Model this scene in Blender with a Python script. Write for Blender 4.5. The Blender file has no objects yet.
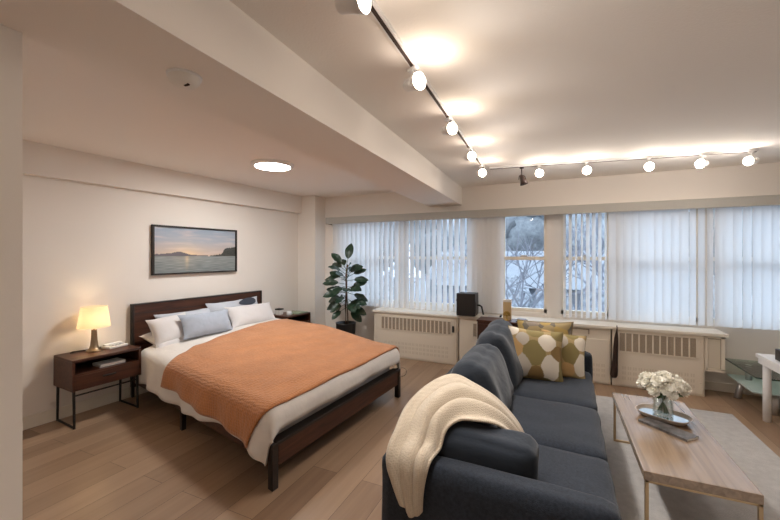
import bpy, bmesh, math, random
from mathutils import Vector, Matrix, noise
R = math.radians
# lamp strengths and colours
SPOT_LEFT = (17.5, (1., .94, .89)); SPOT_BACK = (1.5, (1., .94, .89))
BULB_LEFT = (1.1, (1., .84, .70)); BULB_BACK = (1.45, (1., .89, .80))
DISC = (9.5, (1., 1., .99)); BEDSIDE = (18, (1., .72, .42)); SKY = 2.2
PI = math.pi
sc = bpy.context.scene
C = sc.collection
random.seed(7)

# ------------------------------------------------------------------ materials
def mat(name, col, rough=.6, metal=0., spec=.5, noise_amt=0., noise_scale=20., bump=0., bump_scale=200., stretch=(1, 1, 1), sheen=0.):
    m = bpy.data.materials.new(name); m.use_nodes = True
    nt = m.node_tree; b = nt.nodes['Principled BSDF']
    b.inputs['Base Color'].default_value = (*col, 1)
    b.inputs['Roughness'].default_value = rough
    b.inputs['Metallic'].default_value = metal
    b.inputs['Specular IOR Level'].default_value = spec
    if sheen: b.inputs['Sheen Weight'].default_value = sheen
    if noise_amt or bump:
        tc = nt.nodes.new('ShaderNodeTexCoord'); mp = nt.nodes.new('ShaderNodeMapping')
        mp.inputs['Scale'].default_value = stretch
        nt.links.new(tc.outputs['Object'], mp.inputs['Vector'])
    if noise_amt:
        n = nt.nodes.new('ShaderNodeTexNoise'); n.inputs['Scale'].default_value = noise_scale; n.inputs['Detail'].default_value = 5
        r = nt.nodes.new('ShaderNodeValToRGB')
        lo = tuple(max(0, c*(1-noise_amt)) for c in col); hi = tuple(min(1, c*(1+noise_amt)) for c in col)
        r.color_ramp.elements[0].position = .3; r.color_ramp.elements[1].position = .7
        r.color_ramp.elements[0].color = (*lo, 1); r.color_ramp.elements[1].color = (*hi, 1)
        nt.links.new(mp.outputs[0], n.inputs['Vector']); nt.links.new(n.outputs['Fac'], r.inputs[0]); nt.links.new(r.outputs[0], b.inputs['Base Color'])
    if bump:
        n2 = nt.nodes.new('ShaderNodeTexNoise'); n2.inputs['Scale'].default_value = bump_scale; n2.inputs['Detail'].default_value = 3
        bp = nt.nodes.new('ShaderNodeBump'); bp.inputs['Strength'].default_value = bump; bp.inputs['Distance'].default_value = .01
        nt.links.new(mp.outputs[0], n2.inputs['Vector']); nt.links.new(n2.outputs['Fac'], bp.inputs['Height']); nt.links.new(bp.outputs[0], b.inputs['Normal'])
    return m

def emit(name, col, strength):
    m = bpy.data.materials.new(name); m.use_nodes = True; nt = m.node_tree; nt.nodes.clear()
    e = nt.nodes.new('ShaderNodeEmission'); e.inputs[0].default_value = (*col, 1); e.inputs[1].default_value = strength
    o = nt.nodes.new('ShaderNodeOutputMaterial'); nt.links.new(e.outputs[0], o.inputs[0]); return m

def glass(name, tint=(1, 1, 1), refl=.08, rough=.0, blend=.5):
    m = bpy.data.materials.new(name); m.use_nodes = True; nt = m.node_tree; nt.nodes.clear()
    t = nt.nodes.new('ShaderNodeBsdfTransparent'); t.inputs[0].default_value = (*tint, 1)
    g = nt.nodes.new('ShaderNodeBsdfGlossy'); g.inputs['Roughness'].default_value = rough
    lw = nt.nodes.new('ShaderNodeLayerWeight'); lw.inputs['Blend'].default_value = .25
    ad = nt.nodes.new('ShaderNodeMath'); ad.operation = 'MULTIPLY_ADD'; ad.inputs[1].default_value = blend; ad.inputs[2].default_value = refl
    nt.links.new(lw.outputs['Fresnel'], ad.inputs[0])
    mx = nt.nodes.new('ShaderNodeMixShader'); nt.links.new(ad.outputs[0], mx.inputs[0]); nt.links.new(t.outputs[0], mx.inputs[1]); nt.links.new(g.outputs[0], mx.inputs[2])
    o = nt.nodes.new('ShaderNodeOutputMaterial'); nt.links.new(mx.outputs[0], o.inputs[0]); return m

def translucent(name, col, tcol, fac):
    m = bpy.data.materials.new(name); m.use_nodes = True; nt = m.node_tree; nt.nodes.clear()
    d = nt.nodes.new('ShaderNodeBsdfDiffuse'); d.inputs[0].default_value = (*col, 1)
    t = nt.nodes.new('ShaderNodeBsdfTranslucent'); t.inputs[0].default_value = (*tcol, 1)
    mx = nt.nodes.new('ShaderNodeMixShader'); mx.inputs[0].default_value = fac
    nt.links.new(d.outputs[0], mx.inputs[1]); nt.links.new(t.outputs[0], mx.inputs[2])
    o = nt.nodes.new('ShaderNodeOutputMaterial'); nt.links.new(mx.outputs[0], o.inputs[0]); return m

def planks(name, cols, plank_w, plank_l, rough, grain=(60, 2.5, 60)):
    """wood planks running along object y"""
    m = bpy.data.materials.new(name); m.use_nodes = True; nt = m.node_tree; b = nt.nodes['Principled BSDF']
    N = nt.nodes.new; Lk = nt.links.new
    tc = N('ShaderNodeTexCoord'); mp = N('ShaderNodeMapping'); mp.inputs['Rotation'].default_value = (0, 0, R(90))
    Lk(tc.outputs['Object'], mp.inputs['Vector'])
    br = N('ShaderNodeTexBrick'); br.inputs['Scale'].default_value = 1
    br.inputs['Brick Width'].default_value = plank_l; br.inputs['Row Height'].default_value = plank_w
    br.inputs['Mortar Size'].default_value = .0014; br.inputs['Mortar Smooth'].default_value = .2
    br.inputs['Color1'].default_value = (0, 0, 0, 1); br.inputs['Color2'].default_value = (1, 1, 1, 1); br.inputs['Mortar'].default_value = (.5, .5, .5, 1)
    br.offset = .37; br.offset_frequency = 2
    Lk(mp.outputs[0], br.inputs['Vector'])
    ramp = N('ShaderNodeValToRGB'); ramp.color_ramp.elements[0].color = (*cols[0], 1); ramp.color_ramp.elements[1].color = (*cols[1], 1)
    mp2 = N('ShaderNodeMapping'); mp2.inputs['Scale'].default_value = grain
    Lk(tc.outputs['Object'], mp2.inputs['Vector'])
    sh = N('ShaderNodeVectorMath'); sh.operation = 'MULTIPLY_ADD'; sh.inputs[1].default_value = (7, 13, 5)
    Lk(br.outputs['Color'], sh.inputs[0]); Lk(mp2.outputs[0], sh.inputs[2])
    g = N('ShaderNodeTexNoise'); g.inputs['Scale'].default_value = .35; g.inputs['Detail'].default_value = 8; g.inputs['Distortion'].default_value = .6
    Lk(sh.outputs[0], g.inputs['Vector'])
    mixv = N('ShaderNodeMix'); mixv.data_type = 'FLOAT'; mixv.inputs[0].default_value = .55
    Lk(br.outputs['Color'], mixv.inputs[2]); Lk(g.outputs['Fac'], mixv.inputs[3])
    Lk(mixv.outputs[0], ramp.inputs[0])
    dark = N('ShaderNodeMix'); dark.data_type = 'RGBA'; dark.inputs[7].default_value = (cols[0][0]*.55, cols[0][1]*.55, cols[0][2]*.55, 1)
    Lk(br.outputs['Fac'], dark.inputs[0]); Lk(ramp.outputs[0], dark.inputs[6]); Lk(dark.outputs[2], b.inputs['Base Color'])
    b.inputs['Roughness'].default_value = rough
    bp = N('ShaderNodeBump'); bp.inputs['Strength'].default_value = .08; bp.inputs['Distance'].default_value = .005
    Lk(g.outputs['Fac'], bp.inputs['Height']); Lk(bp.outputs[0], b.inputs['Normal'])
    return m

def wood(name, c0, c1, axis='y', rough=.4, scale=1., spec=.5, coat=0.):
    m = bpy.data.materials.new(name); m.use_nodes = True; nt = m.node_tree; b = nt.nodes['Principled BSDF']
    N = nt.nodes.new; Lk = nt.links.new
    tc = N('ShaderNodeTexCoord'); mp = N('ShaderNodeMapping')
    b.inputs['Specular IOR Level'].default_value = spec; b.inputs['Coat Weight'].default_value = coat; b.inputs['Coat Roughness'].default_value = .18
    s = {'x': (2, 40, 40), 'y': (40, 2, 40), 'z': (40, 40, 2)}[axis]
    mp.inputs['Scale'].default_value = tuple(v*scale for v in s)
    g = N('ShaderNodeTexNoise'); g.inputs['Scale'].default_value = .8; g.inputs['Detail'].default_value = 7; g.inputs['Distortion'].default_value = .8
    r = N('ShaderNodeValToRGB'); r.color_ramp.elements[0].position = .3; r.color_ramp.elements[1].position = .72
    r.color_ramp.elements[0].color = (*c0, 1); r.color_ramp.elements[1].color = (*c1, 1)
    Lk(tc.outputs['Object'], mp.inputs[0]); Lk(mp.outputs[0], g.inputs['Vector']); Lk(g.outputs['Fac'], r.inputs[0]); Lk(r.outputs[0], b.inputs['Base Color'])
    b.inputs['Roughness'].default_value = rough
    return m

def waffle(name, c0, c1, scale, bump=.6, sheen=.3):
    m = bpy.data.materials.new(name); m.use_nodes = True; nt = m.node_tree; b = nt.nodes['Principled BSDF']
    N = nt.nodes.new; Lk = nt.links.new
    tc = N('ShaderNodeTexCoord')
    v = N('ShaderNodeTexVoronoi'); v.inputs['Scale'].default_value = scale; v.inputs['Randomness'].default_value = .35
    n = N('ShaderNodeTexNoise'); n.inputs['Scale'].default_value = 9; n.inputs['Detail'].default_value = 4
    mx = N('ShaderNodeMix'); mx.data_type = 'FLOAT'; mx.inputs[0].default_value = .45
    r = N('ShaderNodeValToRGB'); r.color_ramp.elements[0].color = (*c1, 1); r.color_ramp.elements[1].color = (*c0, 1)
    r.color_ramp.elements[0].position = .15; r.color_ramp.elements[1].position = .8
    Lk(tc.outputs['Object'], v.inputs['Vector']); Lk(tc.outputs['Object'], n.inputs['Vector'])
    Lk(v.outputs['Distance'], mx.inputs[2]); Lk(n.outputs['Fac'], mx.inputs[3]); Lk(mx.outputs[0], r.inputs[0]); Lk(r.outputs[0], b.inputs['Base Color'])
    bp = N('ShaderNodeBump'); bp.inputs['Strength'].default_value = bump; bp.inputs['Distance'].default_value = .006; bp.invert = True
    Lk(v.outputs['Distance'], bp.inputs['Height']); Lk(bp.outputs[0], b.inputs['Normal'])
    b.inputs['Roughness'].default_value = .95; b.inputs['Specular IOR Level'].default_value = .15; b.inputs['Sheen Weight'].default_value = sheen
    return m

def blob_pattern(name, stops, border, scale, off=(0, 0, 0)):
    m = bpy.data.materials.new(name); m.use_nodes = True; nt = m.node_tree; b = nt.nodes['Principled BSDF']
    N = nt.nodes.new; Lk = nt.links.new
    tc = N('ShaderNodeTexCoord'); mp = N('ShaderNodeMapping'); mp.inputs['Scale'].default_value = (1, 0, .86); mp.inputs['Location'].default_value = off
    Lk(tc.outputs['Object'], mp.inputs[0])
    s3 = N('ShaderNodeSeparateXYZ'); c3 = N('ShaderNodeCombineXYZ'); Lk(mp.outputs[0], s3.inputs[0]); Lk(s3.outputs[0], c3.inputs[0]); Lk(s3.outputs[2], c3.inputs[1])
    v = N('ShaderNodeTexVoronoi'); v.voronoi_dimensions = '2D'; v.inputs['Scale'].default_value = scale; v.inputs['Randomness'].default_value = .5
    v2 = N('ShaderNodeTexVoronoi'); v2.voronoi_dimensions = '2D'; v2.feature = 'DISTANCE_TO_EDGE'; v2.inputs['Scale'].default_value = scale; v2.inputs['Randomness'].default_value = .5
    Lk(c3.outputs[0], v.inputs['Vector']); Lk(c3.outputs[0], v2.inputs['Vector'])
    r = N('ShaderNodeValToRGB'); r.color_ramp.interpolation = 'CONSTANT'
    while len(r.color_ramp.elements) < len(stops): r.color_ramp.elements.new(.5)
    for i, (p, c) in enumerate(stops):
        r.color_ramp.elements[i].position = p; r.color_ramp.elements[i].color = (*c, 1)
    sp = N('ShaderNodeSeparateColor'); Lk(v.outputs['Color'], sp.inputs[0]); Lk(sp.outputs[0], r.inputs[0])
    cmp_ = N('ShaderNodeMath'); cmp_.operation = 'GREATER_THAN'; cmp_.inputs[1].default_value = .56; Lk(v.outputs['Distance'], cmp_.inputs[0])
    mx = N('ShaderNodeMix'); mx.data_type = 'RGBA'; mx.inputs[7].default_value = (*border, 1)
    Lk(cmp_.outputs[0], mx.inputs[0]); Lk(r.outputs[0], mx.inputs[6]); Lk(mx.outputs[2], b.inputs['Base Color'])
    b.inputs['Roughness'].default_value = .75
    bp = N('ShaderNodeBump'); bp.inputs['Strength'].default_value = .35; bp.inputs['Distance'].default_value = .01
    Lk(v2.outputs['Distance'], bp.inputs['Height']); Lk(bp.outputs[0], b.inputs['Normal'])
    return m

def vcol(name, rough=.5):
    m = bpy.data.materials.new(name); m.use_nodes = True; nt = m.node_tree; b = nt.nodes['Principled BSDF']
    a = nt.nodes.new('ShaderNodeAttribute'); a.attribute_name = 'Col'; nt.links.new(a.outputs['Color'], b.inputs['Base Color'])
    b.inputs['Roughness'].default_value = rough; return m

M = {
 'wall': mat('wall_paint', (.83, .785, .73), .85, spec=.2, bump=.05, bump_scale=260),
 'ceil': mat('ceiling_paint', (.86, .82, .775), .92, spec=.15, bump=.12, bump_scale=90),
 'beam': mat('beam_paint', (.86, .82, .775), .9, spec=.15, bump=.05, bump_scale=200),
 'trim': mat('cream_trim', (.82, .77, .68), .55, spec=.3),
 'floor': planks('oak_floor', ((.15, .085, .05), (.46, .315, .205)), .19, 1.5, .32),
 'walnut': wood('walnut', (.032, .010, .005), (.10, .034, .017), 'y', .4),
 'walnut_dark': wood('walnut_dark', (.03, .012, .008), (.07, .025, .015), 'y', .4),
 'walnut_in': mat('walnut_inside', (.03, .012, .008), .6),
 'black': mat('black_metal', (.012, .010, .010), .45),
 'blackwood': mat('black_stain', (.018, .012, .010), .4),
 'sheet': mat('mattress_ticking', (.52, .49, .47), .9, noise_amt=.06, bump=.2, bump_scale=60),
 'duvet': mat('duvet_cotton', (.74, .70, .655), .9, noise_amt=.03, noise_scale=8, bump=.35, bump_scale=22, sheen=.2),
 'blanket': waffle('orange_waffle', (.60, .26, .105), (.38, .15, .055), 52, 1.),
 'pillow_white': mat('white_cotton', (.70, .68, .68), .9, bump=.3, bump_scale=14, sheen=.2),
 'pillow_blue': mat('blue_grey_cotton', (.40, .445, .52), .9, noise_amt=.05, bump=.3, bump_scale=18, sheen=.2),
 'pillow_pale': mat('pale_blue_cotton', (.54, .57, .63), .9, bump=.3, bump_scale=14, sheen=.2),
 'leaf_print': mat('navy_print', (.04, .045, .065), .9),
 'sofa': mat('charcoal_fabric', (.026, .033, .046), .95, spec=.2, noise_amt=.25, noise_scale=90, bump=.25, bump_scale=300, sheen=.12),
 'sofa_soft': mat('charcoal_cushion', (.027, .035, .048), .95, spec=.2, bump=.55, bump_scale=13, stretch=(1, 1, 1.8), sheen=.18),
 'throw': waffle('beige_knit', (.66, .575, .455), (.46, .385, .29), 120, .5),
 'tabletop': wood('oak_top', (.21, .14, .085), (.36, .25, .165), 'y', .22, 1., 1., .8),
 'brass': mat('brushed_brass', (.55, .40, .24), .35, metal=1.),
 'rug': mat('pale_rug', (.55, .535, .52), .98, spec=.1, noise_amt=.08, noise_scale=22, bump=.9, bump_scale=190),
 'pot': mat('black_pot', (.015, .015, .016), .4),
 'leaf': mat('ficus_leaf', (.014, .040, .020), .38, noise_amt=.3, noise_scale=10),
 'bark': mat('bark', (.12, .075, .045), .9, noise_amt=.3),
 'soil': mat('soil', (.03, .02, .014), 1.),
 'vane': translucent('vane_fabric', (.82, .80, .78), (.96, .96, .96), .66),
 'valance': mat('valance_cream', (.43, .42, .385), .6),
 'glass': glass('window_glass', (.97, .985, 1.), .03, .0, .4),
 'vaseglass': glass('vase_glass', (.97, .99, .98), .05, .0, .4),
 'tvglass': glass('green_glass', (.80, .90, .84), .16, .0, .8),
 'frost': mat('frosted_glass', (.60, .68, .66), .35),
 'glassedge': mat('green_glass_edge', (.02, .07, .05), .1),
 'grille': mat('grille_mesh', (.36, .295, .225), .8, noise_amt=.35, noise_scale=160),
 'cover': mat('radiator_enamel', (.80, .725, .61), .5, spec=.35),
 'coverdim': mat('radiator_emboss', (.70, .625, .51), .55),
 'white': mat('white_paint', (.80, .80, .80), .4),
 'silver': mat('silver_metal', (.62, .62, .62), .35, metal=.8),
 'gold': mat('antique_gold', (.42, .27, .08), .35, metal=.9),
 'lampmetal': mat('bronze_metal', (.36, .27, .17), .28, metal=1.),
 'shade': translucent('shade_linen', (.85, .76, .62), (.95, .80, .58), .45),
 'box': mat('tan_card', (.62, .45, .24), .6),
 'paper': mat('paper', (.80, .78, .74), .7),
 'grey': mat('grey_plastic', (.35, .35, .36), .5),
 'lens': emit('lamp_lens', (1., .83, .60), 26.),
 'disc': emit('disc_light', (1., .97, .92), 17.),
 'bulb': emit('bulb', (1., .72, .42), 18.),
 'petal': mat('cream_petal', (.90, .88, .80), .75, sheen=.1),
 'stem': mat('flower_stem', (.06, .13, .04), .6),
 'mirror': mat('mirror_tray', (.75, .80, .82), .06, metal=1.),
 'traywood': mat('tray_wood', (.40, .33, .27), .5),
 'magazine': mat('magazine_cover', (.10, .09, .085), .35, noise_amt=.7, noise_scale=30),
 'snow': mat('snow', (.26, .27, .29), .9, noise_amt=.06, noise_scale=3),
 'twig': mat('bare_twigs', (.19, .19, .21), .9),
 'hedge': mat('snowy_hedge', (.27, .28, .30), .95, noise_amt=.6, noise_scale=6),
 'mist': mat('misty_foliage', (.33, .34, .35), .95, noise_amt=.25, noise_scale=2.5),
 'house': mat('far_house', (.30, .31, .34), .9, noise_amt=.08, noise_scale=1),
 'housedark': mat('far_house_window', (.28, .32, .39), .3),
 'greenmag': mat('green_magazine', (.28, .36, .24), .25),
 'violet': mat('dark_violet_cover', (.12, .085, .11), .35),
 'cloth': mat('dark_brown_cloth', (.035, .018, .012), .9),
}

# ------------------------------------------------------------------ helpers
def link(o): C.objects.link(o); return o

ROOTM = {}
def thing(name, label, cat, loc=(0, 0, 0), rz=0., group=None):
    o = link(bpy.data.objects.new(name, None)); o.empty_display_size = .1
    o.location = loc; o.rotation_euler = (0, 0, rz)
    o['label'] = label; o['category'] = cat
    if group: o['group'] = group
    ROOTM[o.name] = Matrix.Translation(Vector(loc)) @ Matrix.Rotation(rz, 4, 'Z')
    return o
def tag(o, label, cat, group=None):
    o['label'] = label; o['category'] = cat
    if group: o['group'] = group
    return o

def rootof(o):
    while o.parent: o = o.parent
    return o

def obj(name, bm, material, parent=None, smooth=False, local=False, origin=None):
    """link the bmesh (world coordinates unless local) as one mesh object"""
    bmesh.ops.recalc_face_normals(bm, faces=bm.faces)
    if parent is not None and not local:
        bm.transform(ROOTM[rootof(parent).name].inverted())
    elif parent is None and origin is not None:
        bm.transform(Matrix.Translation(-Vector(origin)))
    me = bpy.data.meshes.new(name); bm.to_mesh(me); bm.free()
    ms = material if isinstance(material, (list, tuple)) else [material]
    for m in ms: me.materials.append(m)
    if smooth:
        for p in me.polygons: p.use_smooth = True
    o = link(bpy.data.objects.new(name, me))
    if parent is not None: o.parent = parent
    elif origin is not None: o.location = origin
    return o
def struct(name, bm, material, parent=None, smooth=False):
    o = obj(name, bm, material, parent, smooth)
    if parent is None: o['kind'] = 'structure'
    return o
def dup(root, loc, rz, label=None, group=None, rx=None):
    r = root.copy(); C.objects.link(r); r.location = loc; r.rotation_euler = (0, 0, rz)
    ROOTM[r.name] = Matrix.Translation(Vector(loc)) @ Matrix.Rotation(rz, 4, 'Z')
    if label: r['label'] = label
    if group: r['group'] = group
    for ch in list(root.children):
        c = ch.copy(); C.objects.link(c); c.parent = r
        for g in list(ch.children):
            d = g.copy(); C.objects.link(d); d.parent = c
    return r

def BM(): return bmesh.new()
def xf(loc=(0, 0, 0), rz=0., rx=0., ry=0.):
    return Matrix.Translation(Vector(loc)) @ Matrix.Rotation(rz, 4, 'Z') @ Matrix.Rotation(ry, 4, 'Y') @ Matrix.Rotation(rx, 4, 'X')
def box(bm, x0, x1, y0, y1, z0, z1, bev=0., seg=2, M4=None):
    t = BM()
    bmesh.ops.create_cube(t, size=1)
    for v in t.verts:
        v.co = Vector(((x0+x1)/2+v.co.x*(x1-x0), (y0+y1)/2+v.co.y*(y1-y0), (z0+z1)/2+v.co.z*(z1-z0)))
    if bev: bmesh.ops.bevel(t, geom=t.edges[:], offset=bev, segments=seg, affect='EDGES', profile=.5)
    merge(bm, t, M4)
def merge(bm, t, M4=None):
    if M4 is not None: t.transform(M4)
    me = bpy.data.meshes.new('tmp'); t.to_mesh(me); t.free(); bm.from_mesh(me); bpy.data.meshes.remove(me)
def cyl(bm, p0, p1, r0, r1=None, seg=16, cap=True):
    if r1 is None: r1 = r0
    p0 = Vector(p0); p1 = Vector(p1); d = (p1-p0)
    if d.length < 1e-6: return
    q = d.to_track_quat('Z', 'Y'); 
    a = []; b = []
    for i in range(seg):
        t = 2*PI*i/seg; c = Vector((math.cos(t), math.sin(t), 0))
        a.append(bm.verts.new(p0+q@(c*r0))); b.append(bm.verts.new(p1+q@(c*r1)))
    for i in range(seg):
        j = (i+1) % seg; bm.faces.new((a[i], a[j], b[j], b[i]))
    if cap: bm.faces.new(a[::-1]); bm.faces.new(b)
def tube(bm, pts, r, seg=8):
    pts = [Vector(p) for p in pts]; rings = []
    for k, p in enumerate(pts):
        d = (pts[min(k+1, len(pts)-1)]-pts[max(k-1, 0)]).normalized(); q = d.to_track_quat('Z', 'Y')
        rings.append([bm.verts.new(p+q@Vector((math.cos(2*PI*i/seg)*r, math.sin(2*PI*i/seg)*r, 0))) for i in range(seg)])
    for a, b in zip(rings, rings[1:]):
        for i in range(seg): j = (i+1) % seg; bm.faces.new((a[i], a[j], b[j], b[i]))
    bm.faces.new(rings[0][::-1]); bm.faces.new(rings[-1])
def lathe(bm, prof, c=(0, 0, 0), seg=32, M4=None):
    t = BM(); rings = []
    for r, z in prof:
        if r < 1e-5: rings.append([t.verts.new((0, 0, z))])
        else: rings.append([t.verts.new((r*math.cos(2*PI*i/seg), r*math.sin(2*PI*i/seg), z)) for i in range(seg)])
    for a, b in zip(rings, rings[1:]):
        for i in range(seg):
            j = (i+1) % seg
            if len(a) == 1 and len(b) == 1: break
            if len(a) == 1: t.faces.new((a[0], b[j], b[i]))
            elif len(b) == 1: t.faces.new((a[i], a[j], b[0]))
            else: t.faces.new((a[i], a[j], b[j], b[i]))
    merge(bm, t, (M4 or Matrix.Identity(4)) if M4 is not None else Matrix.Translation(Vector(c)))
def grid(bm, n, m, f):
    V = [[bm.verts.new(f(i/(n-1), j/(m-1))) for j in range(m)] for i in range(n)]
    for i in range(n-1):
        for j in range(m-1): bm.faces.new((V[i][j], V[i+1][j], V[i+1][j+1], V[i][j+1]))
    return V
def softbox(bm, sx, sy, sz, r, puff=0., wr=0., seed=0, M4=None, cuts=14, wfreq=5.):
    """rounded, slightly stuffed cushion centred on the origin"""
    t = BM(); bmesh.ops.create_cube(t, size=2)
    bmesh.ops.subdivide_edges(t, edges=t.edges[:], cuts=cuts, use_grid_fill=True)
    h = Vector((sx/2, sy/2, sz/2))
    for v in t.verts:
        u = v.co.copy()
        p = Vector((u.x*h.x, u.y*h.y, u.z*h.z))
        inn = Vector([max(-(h[k]-r), min(h[k]-r, p[k])) for k in range(3)])
        d = p-inn
        if d.length > 1e-9: p = inn+d.normalized()*r
        if puff:
            for k in range(3):
                a, b = [(1, 2), (0, 2), (0, 1)][k]
                w = (1-u[a]**4)*(1-u[b]**4)
                amt = puff if h[k] == min(h) else puff*.45
                p[k] += amt*w*u[k]
        if wr:
            q = Vector((p.x*wfreq+seed, p.y*wfreq*1.7, p.z*wfreq+seed*.3))
            p += noise.noise_vector(q)*wr
        v.co = p
    merge(bm, t, M4)
def pillow(bm, w, h, t_, wr=.012, seed=0, M4=None, n=26, pinch=.10):
    """knife-edge pillow in local XZ plane (w x h), thickness t_ along Y"""
    t = BM()
    def f(sgn):
        def g(a, b):
            u = a*2-1; v = b*2-1
            x = u*w/2*(1-pinch*(1-abs(v)**2.2)*abs(u)**3*0.9)
            z = v*h/2*(1-pinch*(1-abs(u)**2.2)*abs(v)**3*0.9)
            y = sgn*t_/2*max(0, (1-abs(u)**2.6))**.55*max(0, (1-abs(v)**2.6))**.55
            q = Vector((x*6+seed*3.1, y*4+sgn, z*6+seed))
            e = max(0, 1-abs(u)**6)*max(0, 1-abs(v)**6)
            return Vector((x, y+noise.noise(q)*wr*e, z+noise.noise(q*1.7)*wr*.5))
        return g
    grid(t, n, n, f(1)); grid(t, n, n, f(-1))
    bmesh.ops.remove_doubles(t, verts=t.verts[:], dist=1e-4)
    merge(bm, t, M4)
def solid(o, th, off=-1, sub=0):
    m = o.modifiers.new('thick', 'SOLIDIFY'); m.thickness = th; m.offset = off
    if sub:
        s = o.modifiers.new('sub', 'SUBSURF'); s.levels = sub; s.render_levels = sub
    return o

# ------------------------------------------------------------------ camera
cam = bpy.data.cameras.new('camera'); co = link(bpy.data.objects.new('camera', cam))
co.location = (0, 0, 1.45); co.rotation_euler = (R(90), 0, .43)
cam.sensor_width = 36; cam.lens = 364/780*36; cam.shift_y = -5/780; cam.clip_start = .05
sc.camera = co

# ------------------------------------------------------------------ room shell
CZ = 2.39; WY = 5.0; SKEW = .0705
def wx(y): return -4.02+SKEW*(y-1.6)          # plane of the bed wall
def skewbox(bm, d0, d1, y0, y1, z0, z1):        # box hugging the bed wall, d = distance out from it
    t = BM(); bmesh.ops.create_cube(t, size=1)
    for v in t.verts:
        y = y0 if v.co.y < 0 else y1; d = d0 if v.co.x < 0 else d1
        v.co = Vector((wx(y)+d, y, z0 if v.co.z < 0 else z1))
    merge(bm, t)
b = BM(); box(b, -4.4, 3.4, -2.6, 5.2, -.1, 0); struct('floor', b, M['floor'])
b = BM(); box(b, -4.4, 3.4, -2.6, 5.2, CZ, CZ+.1); struct('ceiling', b, M['ceil'])
b = BM(); skewbox(b, -.12, 0, .4, 5.2, 0, CZ); struct('wall_left', b, M['wall'])
b = BM(); box(b, 3.2, 3.32, -2.6, 5.2, 0, CZ); struct('wall_right', b, M['wall'])
b = BM(); box(b, -1.5, 3.2, -2.6, -2.48, 0, CZ); struct('wall_front', b, M['wall'])
b = BM(); box(b, -4.3, -1.512, -2.6, .553, 0, CZ); struct('wall_partition', b, M['wall'])
# window wall with its openings
OP = [(-3.22, -2.14), (-2.06, -1.10), (-.665, -.115), (.045, .56), (.66, 1.42), (1.50, 2.30), (2.38, 3.05)]
Z0, Z1 = .715, 2.0
b = BM()
box(b, -4.3, 3.2, WY, WY+.16, 0, Z0); box(b, -4.3, 3.2, WY, WY+.16, Z1, CZ)
xs = [-4.3]+[v for o_ in OP for v in o_]+[3.2]
for i in range(0, len(xs), 2): box(b, xs[i], xs[i+1], WY, WY+.16, Z0, Z1)
struct('wall_back', b, M['wall'])
for n, (x0, x1) in enumerate(OP):
    w = struct('window_%d' % (n+1), (lambda bb: (box(bb, x0, x0+.035, WY+.03, WY+.1, Z0, Z1), box(bb, x1-.035, x1, WY+.03, WY+.1, Z0, Z1),
        box(bb, x0, x1, WY+.03, WY+.1, Z0, Z0+.045), box(bb, x0, x1, WY+.03, WY+.1, Z1-.04, Z1), box(bb, x0+.035, x1-.035, WY+.03, WY+.075, 1.385, 1.43), bb)[-1])(BM()), M['trim'])
    bb = BM(); box(bb, x0+.035, x1-.035, WY+.05, WY+.055, 1.43, Z1-.04); obj('upper_pane', bb, M['glass'], w, local=True)
    bb = BM(); box(bb, x0+.035, x1-.035, WY+.06, WY+.065, Z0+.045, 1.385); obj('lower_pane', bb, M['glass'], w, local=True)
    bb = BM(); box(bb, (x0+x1)/2-.04, (x0+x1)/2+.04, WY+.02, WY+.03, 1.43, 1.45, .004); obj('sash_lock', bb, M['silver'], w, local=True)
# beam, soffit over the bed wall, corner column, baseboards
b = BM()
V = [b.verts.new(p) for p in ((-1.512, .2, 2.14), (-1.08, .2, 2.14), (-1.20, WY, 2.14), (-1.66, WY, 2.14), (-1.512, .2, CZ), (-1.08, .2, CZ), (-1.20, WY, CZ), (-1.66, WY, CZ))]
for q in ((0, 1, 2, 3), (4, 7, 6, 5), (0, 4, 5, 1), (1, 5, 6, 2), (2, 6, 7, 3), (3, 7, 4, 0)): b.faces.new([V[k] for k in q])
struct('trim_1', b, M['beam'])
b = BM(); skewbox(b, 0, .075, .553, 4.72, 2.12, CZ); struct('trim_2', b, M['wall'])
b = BM(); box(b, -4.0, -3.464, 4.72, WY, 0, CZ); struct('trim_3', b, M['wall'])
b = BM(); skewbox(b, 0, .014, .553, 4.72, 0, .10); skewbox(b, 0, .02, .553, 4.72, 0, .02); struct('baseboard_left', b, M['trim'])
b = BM(); box(b, 1.36, 3.2, WY-.015, WY, 0, .09); box(b, -3.464, -2.42, WY-.015, WY, 0, .09); struct('baseboard_back', b, M['trim'])
b = BM(); box(b, -1.512, -1.497, -2.48, .553, 0, .10); box(b, -1.53, -1.497, .553, .568, 0, .10); struct('baseboard_partition', b, M['trim'])
b = BM(); box(b, -3.36, 3.2, WY-.03, WY, 2.045, 2.06); struct('trim_4', b, M['trim'])

# ------------------------------------------------------------------ blinds
t = thing('blind_valance', 'long cream valance running along the top of the whole window wall', 'valance', (-.1, 4.9, 1.93))
b = BM(); box(b, -3.33, 3.0, 4.835, 4.85, 1.94, 2.03, .004); box(b, -3.33, 3.0, 4.835, 5.0, 2.03, 2.042, .003); box(b, -3.345, -3.33, 4.835, 5.0, 1.94, 2.042); obj('cover_board', b, M['valance'], t)
b = BM(); box(b, -3.32, 2.99, 4.875, 4.915, 1.955, 1.985); obj('head_rail', b, M['valance'], t)
def vane_mesh(zb):
    b = BM(); W = .089
    def f(i, j): 
        u = i*2-1; return Vector((u*W/2, .006*(1-u*u), zb+(1.955-zb)*j))
    grid(b, 5, 2, f)
    me = bpy.data.meshes.new('vane'); b.to_mesh(me); b.free(); me.materials.append(M['vane'])
    for p in me.polygons: p.use_smooth = True
    return me
VM = {z: vane_mesh(z) for z in (.672, .69, .70)}
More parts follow.
